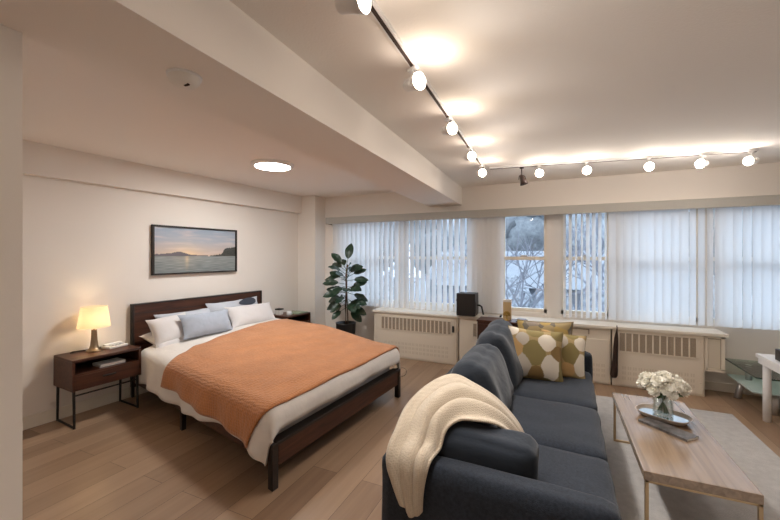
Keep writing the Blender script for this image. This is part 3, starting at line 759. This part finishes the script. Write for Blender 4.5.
# throw pillows
pm3 = blob_pattern('grey_gold_pattern', [(0, (.20, .17, .14)), (.3, (.42, .30, .10)), (.55, (.26, .22, .18)), (.8, (.36, .28, .14))], (.16, .14, .11), 8., (.4, 0, .2))
def throwpillow(label, loc, w, h, t_, rz, lean, m_, seed, roll=0, lst=None):
    r = thing('throw_pillow', label, 'pillow', loc, rz)
    tm = Matrix.Rotation(lean, 4, 'X') @ Matrix.Rotation(roll, 4, 'Y')
    b = BM(); pillow(b, w, h, t_, .008, seed, tm, 90 if lst else 26); o = obj('cushion_cover', b, oval_mat if lst else m_, r, True, local=True)
    if lst: ovals(o, w, h, lst, tm.inverted())
    b = BM(); pts = []
    for k in range(65):
        s = k/64*4; e = int(s) % 4; u = (s-int(s))*2-1
        uu, vv = [(u, -1), (1, u), (-u, 1), (-1, -u)][e]
        pts.append(Matrix.Rotation(lean, 3, 'X') @ Matrix.Rotation(roll, 3, 'Y') @ Vector((uu*w/2*(1-.09*(1-abs(vv)**2.2)), 0, vv*h/2*(1-.09*(1-abs(uu)**2.2)))))
    tube(b, pts, .004, 6); obj('piping', b, mat('olive_piping', (.26, .20, .09), .8), r, True, local=True)
    return r
OV1 = [(-.1, .02, .36, .43, 'o'), (.36, .45, .29, .29, 'w'), (-.50, .52, .21, .23, 'g'), (-.74, .14, .24, .34, 't'), (-.9, .85, .24, .2, 'w'), (-.45, -.46, .25, .40, 'g'), (-.88, -.56, .18, .34, 't'), (.02, -.76, .27, .27, 'b'), (.50, -.47, .30, .43, 'w'), (.76, .08, .24, .26, 'b'), (.95, -.55, .16, .5, 'o'), (-.05, .84, .28, .20, 'o'), (.80, .80, .26, .2, 'o'), (.40, -1., .2, .15, 'o')]
OV2 = [(.25, .05, .34, .42, 'o'), (.70, .55, .27, .27, 'w'), (-.15, .55, .26, .28, 'g'), (-.45, .05, .28, .36, 'b'), (.72, -.35, .28, .42, 'w'), (.15, -.65, .28, .30, 't'), (-.45, -.62, .27, .36, 'w'), (-.75, .65, .28, .28, 't'), (.35, .88, .25, .16, 'o'), (-.9, -.3, .2, .4, 'o')]
OC = {'o': (.25, .20, .075), 'w': (.76, .70, .60), 'g': (.50, .45, .38), 't': (.52, .33, .14), 'b': (.26, .165, .06)}
oval_mat = vcol('oval_print', .8)
def ovals(o, w, h, lst, inv, base=(.40, .30, .14)):
    me = o.data; ca = me.color_attributes.new('Col', 'FLOAT_COLOR', 'POINT')
    for v in me.vertices:
        q = inv @ v.co; u, t_ = q.x/(w/2), q.z/(h/2)
        c_ = base; best = 1.
        for (a, b_, ra, rb_, k) in lst:
            d = math.hypot((u-a)/ra, (t_-b_)/rb_)/1.13
            if d < best: best = d; c_ = OC[k]
        ca.data[v.index].color = (*c_, 1)
throwpillow('front patterned cushion with cream and gold ovals on the sofa', (-.165, 3.235, .63), .44, .42, .15, R(14), R(-20), None, 1, R(5), OV1)
throwpillow('patterned oval cushion standing half behind the front cushion on the sofa', (.04, 3.40, .61), .38, .38, .13, R(18), R(-20), None, 2, R(9), OV2)
throwpillow('grey and gold cushion leaning on the far sofa arm behind the others', (-.10, 3.60, .645), .48, .41, .12, R(2), R(-10), pm3, 3, R(-1))

# ------------------------------------------------------------------ rug, coffee table
b = BM(); box(b, .20, 1.44, .5, 4.28, .0, .012, .004); tag(obj('rug', b, M['rug'], origin=(.7, 2.3, 0)), 'pale grey beige rug under the coffee table', 'rug')
r = thing('coffee_table', 'low oak coffee table on thin brass frame legs', 'coffee table', (.62, 2.67, .012))
b = BM(); box(b, .392, .838, 2.165, 3.30, .335, .38, .003); obj('tabletop', b, M['tabletop'], r)
b = BM(); 
for x0, x1, y0, y1 in ((.40, .838, 2.173, 2.185), (.40, .838, 3.28, 3.292), (.40, .412, 2.173, 3.292), (.826, .838, 2.173, 3.292)): box(b, x0, x1, y0, y1, .322, .335)
obj('under_frame', b, M['brass'], r)
for yy in (2.173, 3.276):
    for xx in (.398, .823):
        b = BM(); box(b, xx, xx+.016, yy, yy+.016, .012, .335, .001); obj('leg', b, M['brass'], r)
    b = BM(); box(b, .414, .823, yy, yy+.016, .012, .026, .001); obj('foot_bar', b, M['brass'], r)
TZ = .38
m4 = xf((.615, 2.725, TZ), R(-44))
r = thing('magazine', 'dark magazine lying askew under the tray on the coffee table', 'magazine', (.615, 2.725, TZ))
b = BM(); box(b, -.15, .13, -.045, .06, .0, .012, .001, 1, m4); obj('pages', b, M['paper'], r)
b = BM(); box(b, -.151, .131, -.0465, .06, .012, .0135, 0, 1, m4); box(b, -.151, .131, -.0475, -.0455, 0, .0135, 0, 1, m4); obj('cover', b, M['magazine'], r)
m4 = xf((.63, 2.905, TZ+.0137), R(-30))
r = thing('tray', 'oval mirrored tray with wooden rim under the flower vase', 'tray', (.63, 2.905, TZ+.0137))
def oval(a, b_, z, n=48, e=3.0):
    return [Vector((a*math.copysign(abs(math.cos(2*PI*k/n))**(2/e), math.cos(2*PI*k/n)), b_*math.copysign(abs(math.sin(2*PI*k/n))**(2/e), math.sin(2*PI*k/n)), z)) for k in range(n)]
b = BM(); rings = [[b.verts.new(p) for p in oval(*a)] for a in ((.128, .085, 0), (.15, .105, .026), (.142, .098, .026), (.130, .085, .010))]
for A, B_ in zip(rings, rings[1:]):
    for k in range(48): b.faces.new((A[k], A[(k+1) % 48], B_[(k+1) % 48], B_[k]))
b.faces.new(rings[0][::-1]); b.faces.new(rings[-1]); b.transform(m4); obj('rim', b, M['traywood'], r)
b = BM(); b.faces.new([b.verts.new(p) for p in oval(.129, .084, .0112)]); b.transform(m4); solid(obj('mirror', b, M['mirror'], r), .001)
VX, VY, VZ = .632, 2.915, TZ+.0137+.0122
r = thing('vase', 'clear glass cylinder vase of white flowers on the tray', 'vase', (VX, VY, VZ))
b = BM(); lathe(b, [(0, VZ), (.052, VZ), (.056, VZ+.004), (.056, VZ+.14), (.053, VZ+.14), (.053, VZ+.012), (0, VZ+.012)], M4=Matrix.Translation((VX, VY, 0))); obj('glass_body', b, M['vaseglass'], r, True)
r = thing('bouquet', 'bunch of white chrysanthemums standing in the glass vase', 'flowers', (VX, VY, VZ+.013))
def bloom_mesh(seed, rad):
    rr = random.Random(seed); b = BM()
    for lay_ in range(5):
        n = [7, 11, 14, 15, 12][lay_]; el = R([80, 58, 34, 10, -14][lay_]); L = rad*[.55, .8, .95, 1., .9][lay_]
        for k in range(n):
            a = 2*PI*(k+.5*lay_)/n+rr.uniform(-.15, .15); e2 = el+rr.uniform(-.15, .15)
            d = Vector((math.cos(a)*math.cos(e2), math.sin(a)*math.cos(e2), math.sin(e2))); s = Vector((-math.sin(a), math.cos(a), 0)); w = rad*.20
            u = d.cross(s)
            p = [d*L*.15-s*w*.4, d*L*.15+s*w*.4, d*L*.65+s*w-u*w*.3, d*L+s*w*.45+u*w*.35, d*L-s*w*.45+u*w*.35, d*L*.65-s*w-u*w*.3]
            vs = [b.verts.new(q) for q in p]; b.faces.new((vs[0], vs[1], vs[2], vs[5])); b.faces.new((vs[5], vs[2], vs[3], vs[4]))
    me = bpy.data.meshes.new('blossom'); b.to_mesh(me); b.free(); me.materials.append(M['petal']); return me
BMs = [bloom_mesh(k, .046) for k in range(3)]
rb = random.Random(5); cent = []
ctr = Vector((VX+.005, VY, VZ+.185))
for k in range(24):
    ph = PI*(3-math.sqrt(5))*k; zc = 1-1.25*k/23; rr_ = math.sqrt(max(0, 1-zc*zc))
    p = ctr+Vector((.108*rr_*math.cos(ph), .10*rr_*math.sin(ph), .062*zc))+Vector((rb.uniform(-.01, .01), rb.uniform(-.01, .01), rb.uniform(-.006, .006)))
    v = bpy.data.objects.new('blossom', BMs[k % 3]); link(v); v.parent = r
    v.location = p-Vector((VX, VY, VZ+.013)); d = (p-ctr+Vector((0, 0, .06))).normalized(); v.rotation_euler = d.to_track_quat('Z', 'Y').to_euler()
    s = .72+.28*rb.random(); v.scale = (s, s, s); cent.append(p)
b = BM()
for k, p in enumerate(cent[::2]):
    a = k*2.4; q0 = Vector((VX+.03*math.cos(a), VY+.03*math.sin(a), VZ+.016)); q1 = Vector((VX-.02*math.cos(a), VY-.02*math.sin(a), VZ+.135))
    tube(b, [q0, q0.lerp(q1, .5), q1, p-Vector((0, 0, .015))], .0028, 5)
obj('stems', b, M['stem'], r, True)
b = BM()
for k in range(26):
    a = k*2.4; el = rb.uniform(-.5, .4); c0 = Vector((VX+.05*math.cos(a), VY+.05*math.sin(a), VZ+.14+.03*rb.random())) if k < 18 else Vector((VX+.025*math.cos(a), VY+.025*math.sin(a), VZ+.06+.05*rb.random()))
    d = Vector((math.cos(a)*math.cos(el), math.sin(a)*math.cos(el), math.sin(el)))*(1 if k < 18 else .4); s = Vector((-math.sin(a), math.cos(a), 0)); L = .065
    vs = [b.verts.new(c0), b.verts.new(c0+d*L*.5+s*.018), b.verts.new(c0+d*L), b.verts.new(c0+d*L*.5-s*.018)]; b.faces.new(vs)
obj('leaves', b, M['stem'], r)

# ------------------------------------------------------------------ potted ficus
FXp, FYp = -2.80, 4.56
r = thing('potted_plant', 'tall plant with dark green oval leaves in a black pot by the left window', 'plant', (FXp, FYp, 0))
b = BM(); lathe(b, [(0, 0), (.10, 0), (.115, .02), (.145, .45), (.15, .465), (.138, .465), (.13, .43), (0, .43)], M4=Matrix.Translation((FXp, FYp, 0))); obj('pot', b, M['pot'], r, True)
b = BM(); lathe(b, [(.129, .432), (0, .44)], M4=Matrix.Translation((FXp, FYp, 0))); obj('soil', b, M['soil'], r, True)
b = BM(); tube(b, [(FXp, FYp, .43), (FXp-.005, FYp, .7), (FXp+.01, FYp, .95), (FXp+.005, FYp, 1.15), (FXp+.03, FYp, 1.31)], .013); tube(b, [(FXp+.03, FYp+.01, .43), (FXp+.025, FYp, .75), (FXp+.01, FYp, 1.0)], .008)
trunk = obj('trunk', b, M['bark'], r, True)
def leaf_mesh(L, W):
    b = BM()
    def f(i, j):
        u = i; w = W*math.sin(PI*min(1, u**.8))**.75*(.75+.45*u)*(1 if u < .98 else .3); v = j*2-1
        return Vector((v*w*.5, u*L, -.22*L*u*u+.10*abs(v)*w+.006*math.sin(u*14)*abs(v)))
    grid(b, 12, 7, f); me = bpy.data.meshes.new('leaf'); b.to_mesh(me); b.free(); me.materials.append(M['leaf'])
    for p in me.polygons: p.use_smooth = True
    return me
LMs = [leaf_mesh(.25, .135), leaf_mesh(.225, .125), leaf_mesh(.20, .115)]
rl = random.Random(11)
# (height, azimuth, elevation, size)
LV0 = [(1.36, 70, 78, 0), (1.33, 200, 48, 1), (1.30, 165, 22, 0), (1.27, -15, 20, 1), (1.25, 250, 25, 1), (1.20, 190, -2, 0), (1.20, 20, 25, 1), (1.16, -60, 15, 1), (1.15, 10, 5, 0), (1.12, 130, 10, 1), (1.10, 215, 5, 0), (1.06, -25, -2, 0),
      (1.04, 175, -8, 0), (1.02, 300, 5, 0), (.98, 235, -5, 0), (.97, 15, -18, 0), (.93, 190, -18, 0), (.92, 275, -8, 1), (.88, -20, -20, 1), (.86, 205, -24, 0), (.84, 320, -18, 1), (.80, 165, -28, 1), (.78, 5, -22, 1), (.74, 250, -26, 2), (.95, 100, 8, 1), (1.22, 95, 30, 1), (.74, 345, -30, 1), (1.18, 280, 20, 1), (1.0, 330, 10, 1), (.9, 150, -10, 1), (1.08, 265, -15, 1), (.86, 240, -30, 1), (1.26, 310, 35, 2), (1.14, 185, 28, 1), (1.02, 5, 22, 1), (.96, 200, 12, 1), (1.2, 345, 42, 2), (.84, 355, -2, 1), (.9, 178, -35, 2), (1.06, 225, -18, 1), (1.3, 140, 40, 2)]
LV = [(h*.94, az, el, sz) for h, az, el, sz in LV0]
for h, az, el, sz in LV:
    v = bpy.data.objects.new('leaf', LMs[sz]); link(v); v.parent = r
    a = R(az); st = .115; d = Vector((math.cos(a)*math.cos(R(el)), math.sin(a)*math.cos(R(el)), math.sin(R(el))))
    v.location = (.012+st*d.x, st*d.y, h+st*d.z)
    nz = Vector((.35+rl.uniform(-.3, .3), -.75+rl.uniform(-.3, .2), .75)); nz = (nz-d*nz.dot(d)).normalized(); xx = d.cross(nz)
    v.rotation_euler = Matrix((xx, d, nz)).transposed().to_euler(); s = .84+.16*rl.random(); v.scale = (s, s, s)
b = BM()
for h, az, el, sz in LV:
    a = R(az); st = .12
    tube(b, [(FXp+.008, FYp, h-.01), (FXp+.012+st*math.cos(a)*math.cos(R(el)), FYp+st*math.sin(a)*math.cos(R(el)), h+st*math.sin(R(el)))], .0035, 5)
obj('stalks', b, M['stem'], r, True)

# ------------------------------------------------------------------ TV stand and white table at the right
r = thing('glass_stand', 'green glass stand with two shelves and silver legs against window wall', 'stand', (2.2, 4.66, 0))
def gl(bm, x0, x1, y0, y1, z, th, cut):
    pts = [(x0, y1), (x0, y0+cut*.2), (x0+cut, y0), (x1, y0), (x1, y1)]
    t = BM(); f = t.faces.new([t.verts.new((p[0], p[1], z)) for p in pts]); e = bmesh.ops.extrude_face_region(t, geom=[f])
    for v in e['geom']:
        if isinstance(v, bmesh.types.BMVert): v.co.z += th
    merge(bm, t)
b = BM(); gl(b, 1.61, 2.85, 4.29, 4.97, .352, .010, .05); top = obj('glass_top', b, M['tvglass'], r)
b = BM(); tube(b, [(1.61, 4.97, .357), (1.61, 4.298, .357), (1.66, 4.288, .357), (2.85, 4.288, .357)], .0065, 6); obj('glass_edge', b, M['glassedge'], top)
b = BM(); gl(b, 1.62, 2.83, 4.38, 4.95, .195, .010, .06); obj('glass_shelf', b, M['frost'], r)
for xx in (1.66, 2.75):
    b = BM(); cyl(b, (xx, 4.82, 0), (xx+.05, 4.84, .195), .028, seg=20); obj('leg', b, M['silver'], r, True)
for xx in (1.74, 2.7):
    b = BM(); cyl(b, (xx, 4.80, .205), (xx, 4.80, .352), .025, seg=20); obj('spacer', b, M['silver'], r, True)
for xx in (1.80, 2.7):
    b = BM(); cyl(b, (xx, 4.46, .0), (xx, 4.46, .195), .028, seg=20); obj('leg', b, M['silver'], r, True)
r = thing('white_table', 'white table with round white legs in front of the glass stand', 'table', (2.0, 3.8, 0))
b = BM(); box(b, 1.605, 2.5, 3.3, 4.30, .545, .578, .003); obj('tabletop', b, M['white'], r)
b = BM(); box(b, 1.615, 1.635, 3.32, 4.28, .50, .545); box(b, 1.635, 2.48, 4.26, 4.28, .50, .545); obj('apron', b, M['white'], r)
for xx, yy in ((1.665, 4.255), (2.44, 4.255), (1.665, 3.36), (2.44, 3.36)):
    b = BM(); cyl(b, (xx, yy, 0), (xx, yy, .545), .028, seg=24); obj('leg', b, M['white'], r, True)
r = thing('speaker', 'black box at the right edge standing on the white table', 'speaker', (1.726, 4.04, .578))
b = BM(); box(b, 1.652, 1.80, 3.98, 4.10, .578, .67, .006); obj('body', b, M['black'], r)
b = BM(); box(b, 1.662, 1.79, 3.976, 3.98, .588, .66); obj('front_grille', b, M['blackwood'], r)

# ------------------------------------------------------------------ ceiling fixtures
r = thing('ceiling_light', 'round lit flush ceiling light above the bed', 'light', (-2.675, 2.92, CZ))
b = BM(); lathe(b, [(.178, -.030), (.198, -.028), (.214, -.012), (.216, 0), (.176, 0)], seg=48); obj('rim', b, M['white'], r, True, local=True)
b = BM(); lathe(b, [(0, -.036), (.10, -.035), (.177, -.030), (.177, -.004), (0, -.004)], seg=48); obj('diffuser', b, M['disc'], r, True, local=True)
r = thing('smoke_detector', 'round white smoke detector on the underside of the beam', 'smoke detector', (-1.305, .945, 2.14))
b = BM(); lathe(b, [(0, -.008), (.060, -.008), (.062, 0), (0, 0)], seg=40); obj('base_plate', b, M['white'], r, True, local=True)
b = BM(); lathe(b, [(.055, -.008), (.053, -.024), (.04, -.036), (.024, -.040), (0, -.041)], seg=40); obj('dome', b, M['paper'], r, True, local=True)
b = BM(); box(b, .008, .032, -.010, .0, -.0435, -.036, .002); obj('test_button', b, M['cloth'], r, local=True)
def track(label, p0, p1):
    p0 = Vector(p0); p1 = Vector(p1); L = (p1-p0).length; rz = math.atan2(p1.y-p0.y, p1.x-p0.x)
    r = thing('light_track', label, 'track', tuple(p0), rz)
    b = BM(); box(b, 0, L, -.017, .017, -.02, 0, .002); obj('rail', b, M['white'], r, local=True)
    b = BM(); box(b, .01, L-.01, -.008, .008, -.0225, -.0195); obj('channel', b, M['cloth'], r, local=True)
track('long ceiling track running beside the beam toward the window wall', (-.60, .35, CZ), (-.715, 4.03, CZ))
track('ceiling track running parallel to the window wall', (-.66, 3.99, CZ), (1.62, 4.30, CZ))
def make_head(label):
    r = thing('track_light', label, 'light', (0, 0, 0), 0)
    b = BM(); box(b, -.03, .03, -.014, .014, -.036, -.022, .002); obj('adapter', b, M['white'], r, local=True)
    b = BM(); cyl(b, (0, 0, -.036), (0, 0, -.065), .006, seg=10); obj('stem', b, M['white'], r, True, local=True)
    ax = xf((0, 0, -.098), 0, 0, R(90+8))
    b = BM(); lathe(b, [(0, -.055), (.022, -.054), (.028, -.045), (.034, .0), (.043, .05), (.040, .05), (.032, .0), (0, -.03)], seg=24, M4=ax); h = obj('lamp_head', b, M['white'], r, True, local=True)
    b = BM(); lathe(b, [(0, .046), (.026, .043), (.037, .034)], seg=24, M4=ax); obj('lens', b, M['lens'], h, True, local=True)
    return r
first = None
HEADS = [(-.622, 1.05, -5, 'lit track light nearest the camera at the top edge'), (-.642, 1.67, -30, 'second lit track light along the track beside the beam'),
 (-.664, 2.385, -40, 'third lit track light along the track beside the beam'), (-.687, 3.12, -45, 'fourth lit track light along the track beside the beam'), (-.71, 3.80, -62, 'lit track light in the corner where both tracks meet'),
 (-.17, 4.057, -80, 'lit track light right of the unlit dark hanging one'), (.27, 4.117, -92, 'lit track light above the middle of the uncovered window'), (.80, 4.188, -100, 'lit track light above the flowers on the window side track'),
 (1.22, 4.244, -130, 'second to last lit track light on the window side track'), (1.58, 4.293, -140, 'lit track light at the far right end of window side track')]
for k, (x_, y_, az, lab) in enumerate(HEADS):
    lab2 = lab
    if first is None:
        first = make_head(lab2); h = first; h.location = (x_, y_, CZ); h.rotation_euler = (0, 0, R(az)); h['group'] = 'lit track lights'
    else: h = dup(first, (x_, y_, CZ), R(az), lab2, 'lit track lights')
    a = R(az); at = (x_+.075*math.cos(a), y_+.075*math.sin(a), CZ-.108)
    side = k < 5
    L = bpy.data.lights.new('track_spot', 'SPOT'); L.energy = SPOT_LEFT[0] if side else SPOT_BACK[0]; L.color = SPOT_LEFT[1] if side else SPOT_BACK[1]
    L.spot_size = R(146); L.spot_blend = .9; L.shadow_soft_size = .03
    lo = link(bpy.data.objects.new('track_spot', L)); lo.location = at
    d = Vector((math.cos(a), math.sin(a), -1.05 if side else -.75)); lo.rotation_euler = d.to_track_quat('-Z', 'Y').to_euler()
    L = bpy.data.lights.new('track_bulb', 'POINT'); L.energy = BULB_LEFT[0] if side else BULB_BACK[0]; L.color = BULB_LEFT[1] if side else BULB_BACK[1]; L.shadow_soft_size = .04
    lo = link(bpy.data.objects.new('track_bulb', L)); lo.location = (at[0], at[1], at[2]-(0 if side else .055))
r = thing('track_light', 'unlit dark bronze track light hanging down near the track corner', 'light', (-.335, 4.035, CZ))
b = BM(); box(b, -.02, .02, -.012, .012, -.036, -.022, .002); obj('adapter', b, M['cloth'], r, local=True)
b = BM(); cyl(b, (0, 0, -.036), (0, 0, -.11), .005, seg=8); obj('stem', b, M['cloth'], r, True, local=True)
b = BM(); lathe(b, [(0, .06), (.014, .055), (.020, .03), (.028, -.01), (.042, -.05), (.038, -.05), (0, -.03)], seg=20, M4=xf((.01, 0, -.155), 0, 0, R(-18))); obj('lamp_head', b, M['walnut_in'], r, True, local=True)
b = BM(); tube(b, [(-.028, 0, -.15), (-.024, 0, -.11), (0, 0, -.10), (.03, 0, -.12), (.04, 0, -.155)], .004, 6); obj('yoke', b, M['cloth'], r, True, local=True)

# lamps
def point(name, loc, e, col, rad):
    L = bpy.data.lights.new(name, 'POINT'); L.energy = e; L.color = col; L.shadow_soft_size = rad
    o = link(bpy.data.objects.new(name, L)); o.location = loc; return o
point('bedside_bulb', (LX, LY, NZ+.29), BEDSIDE[0], BEDSIDE[1], .028)
A = bpy.data.lights.new('ceiling_disc', 'AREA'); A.shape = 'DISK'; A.size = .34; A.energy = DISC[0]; A.color = DISC[1]
ao = link(bpy.data.objects.new('ceiling_disc', A)); ao.location = (-2.675, 2.92, CZ-.04)

# ------------------------------------------------------------------ outdoors
b = BM(); box(b, -60, 60, 5.3, 90, -4.6, -4.5); struct('ground', b, M['snow'])
def tree(label, x, y, h, seed):
    rr = random.Random(seed); b = BM()
    def br(p, d, L, r_, dep):
        q = p+d*L; cyl(b, p, q, r_, r_*.68, 5 if dep > 2 else 3, False)
        if dep == 0: return
        for k in range(3 if dep > 1 else 4):
            nd = (d+Vector((rr.uniform(-1, 1), rr.uniform(-1, 1), rr.uniform(-.35, .65)))*.75).normalized()
            br(p+d*L*rr.uniform(.55, 1.), nd, L*rr.uniform(.62, .82), r_*.6, dep-1)
    br(Vector((x, y, -4.5)), Vector((rr.uniform(-.08, .08), 0, 1)).normalized(), h*.33, h*.014, 5)
    tag(obj('bare_tree', b, M['twig'], origin=(x, y, -4.5)), label, 'tree')
tree('bare tree outside behind the closed left blind', -8.5, 13.5, 9.5, 1)
tree('bare winter tree seen through the uncovered window at its left', -2.3, 11.5, 9., 2)
tree('bare winter tree outside right of the window mullion', 2.0, 15.5, 9.0, 5)
tree('bare winter tree outside behind the right blind', 6.2, 12., 8.0, 4)
r = thing('far_house', 'pale house with snowy roof far outside the windows', 'house', (1, 24, -4.5))
b = BM(); box(b, -7, 6, 21, 29, -4.5, -.3); obj('walls', b, M['house'], r)
b = BM()
V = [b.verts.new(p) for p in ((-7.5, 20.5, -.3), (6.5, 20.5, -.3), (6.5, 29.5, -.3), (-7.5, 29.5, -.3), (-7.5, 25, 1.7), (6.5, 25, 1.7))]
for q in ((0, 1, 5, 4), (2, 3, 4, 5), (0, 4, 3), (1, 2, 5), (0, 3, 2, 1)): b.faces.new([V[k] for k in q])
obj('roof', b, M['snow'], r)
for k in range(6):
    b = BM(); box(b, -6.2+k*2.1, -5.2+k*2.1, 20.96, 21.0, -2.4, -1.1); obj('window', b, M['housedark'], r)
def bush(label, x, y, w, h, seed):
    b = BM()
    for k in range(7):
        rr = random.Random(seed*10+k); s = BM(); bmesh.ops.create_icosphere(s, subdivisions=3, radius=1)
        for v in s.verts: v.co *= 1+.25*noise.noise(v.co*3+Vector((seed, k, 0)))
        merge(b, s, Matrix.Translation((x+rr.uniform(-w/2, w/2), y+rr.uniform(-.6, .6), -4.5+h*rr.uniform(.3, .6))) @ Matrix.Diagonal((w*.25, .9, h*.45, 1)))
    tag(obj('snowy_bush', b, M['hedge'], origin=(x, y, -4.5)), label, 'bush')
bush('snow dusted bush outside the uncovered window', -2.0, 18.3, 4, 4.8, 1)
bush('snow dusted bush outside the right blind', 3.6, 18.3, 5, 5., 2)
bush('snow dusted bush outside the left blind', -9, 18.3, 5, 4.8, 3)

def misty(label, x, y, h, w_, seed):
    rr = random.Random(seed); r = thing('misty_tree', label, 'tree', (x, y, -4.5))
    b = BM()
    for k in range(15):
        s_ = BM(); bmesh.ops.create_icosphere(s_, subdivisions=3, radius=1)
        for v in s_.verts: v.co *= 1+.35*noise.noise(v.co*2.6+Vector((seed, k, 0)))+.15*noise.noise(v.co*7+Vector((k, seed, 0)))
        a = rr.uniform(0, 2*PI); q = rr.uniform(.1, 1)
        merge(b, s_, Matrix.Translation((x+w_*.36*q*math.cos(a), y+w_*.3*q*math.sin(a), -4.5+h*(.32+.55*rr.random()))) @ Matrix.Diagonal((w_*.24, w_*.2, h*.17, 1)))
    obj('crown', b, M['mist'], r, True)
    b = BM(); cyl(b, (x, y, -4.5), (x, y, -4.5+h*.5), .3, .2, 8); obj('trunk', b, M['twig'], r)
for k, (x_, lab) in enumerate(((-19, 'pale misty tree far beyond the left blind at its left end'), (-13, 'pale misty tree far beyond the middle of the left blind'), (-7.2, 'pale misty tree far behind the gathered vanes'), (-1.8, 'pale misty tree far beyond the uncovered window'), (3.4, 'pale misty tree far beyond the half open vanes'), (9., 'pale misty tree far beyond the wide right blind'), (15, 'pale misty tree at the far right end of the tree line'))):
    misty(lab, x_, 34+11*(k % 2), (13.6+.9*math.sin(k*2.1))*(1+.2*(k % 2)), 9.5+2.5*(k % 2), 30+k)
w = bpy.data.worlds.new('overcast'); sc.world = w; w.use_nodes = True
nt = w.node_tree; bg = nt.nodes['Background']
tc = nt.nodes.new('ShaderNodeTexCoord'); sx = nt.nodes.new('ShaderNodeSeparateXYZ'); rp = nt.nodes.new('ShaderNodeValToRGB')
rp.color_ramp.elements[0].position = .0; rp.color_ramp.elements[0].color = (.45, .56, .70, 1)
rp.color_ramp.elements[1].position = .6; rp.color_ramp.elements[1].color = (.485, .60, .73, 1)
nt.links.new(tc.outputs['Generated'], sx.inputs[0]); nt.links.new(sx.outputs[2], rp.inputs[0]); nt.links.new(rp.outputs[0], bg.inputs[0])
bg.inputs[1].default_value = SKY

# ------------------------------------------------------------------ view
vs = sc.view_settings
sc.display_settings.display_device = 'sRGB'
vs.view_transform = 'Standard'; vs.look = 'None'; vs.gamma = 1; vs.use_curve_mapping = False; vs.exposure = 1.16
cy = sc.cycles
cy.max_bounces = 10; cy.diffuse_bounces = 6; cy.transparent_max_bounces = 24; cy.use_denoising = True
cy.sample_clamp_indirect = 8
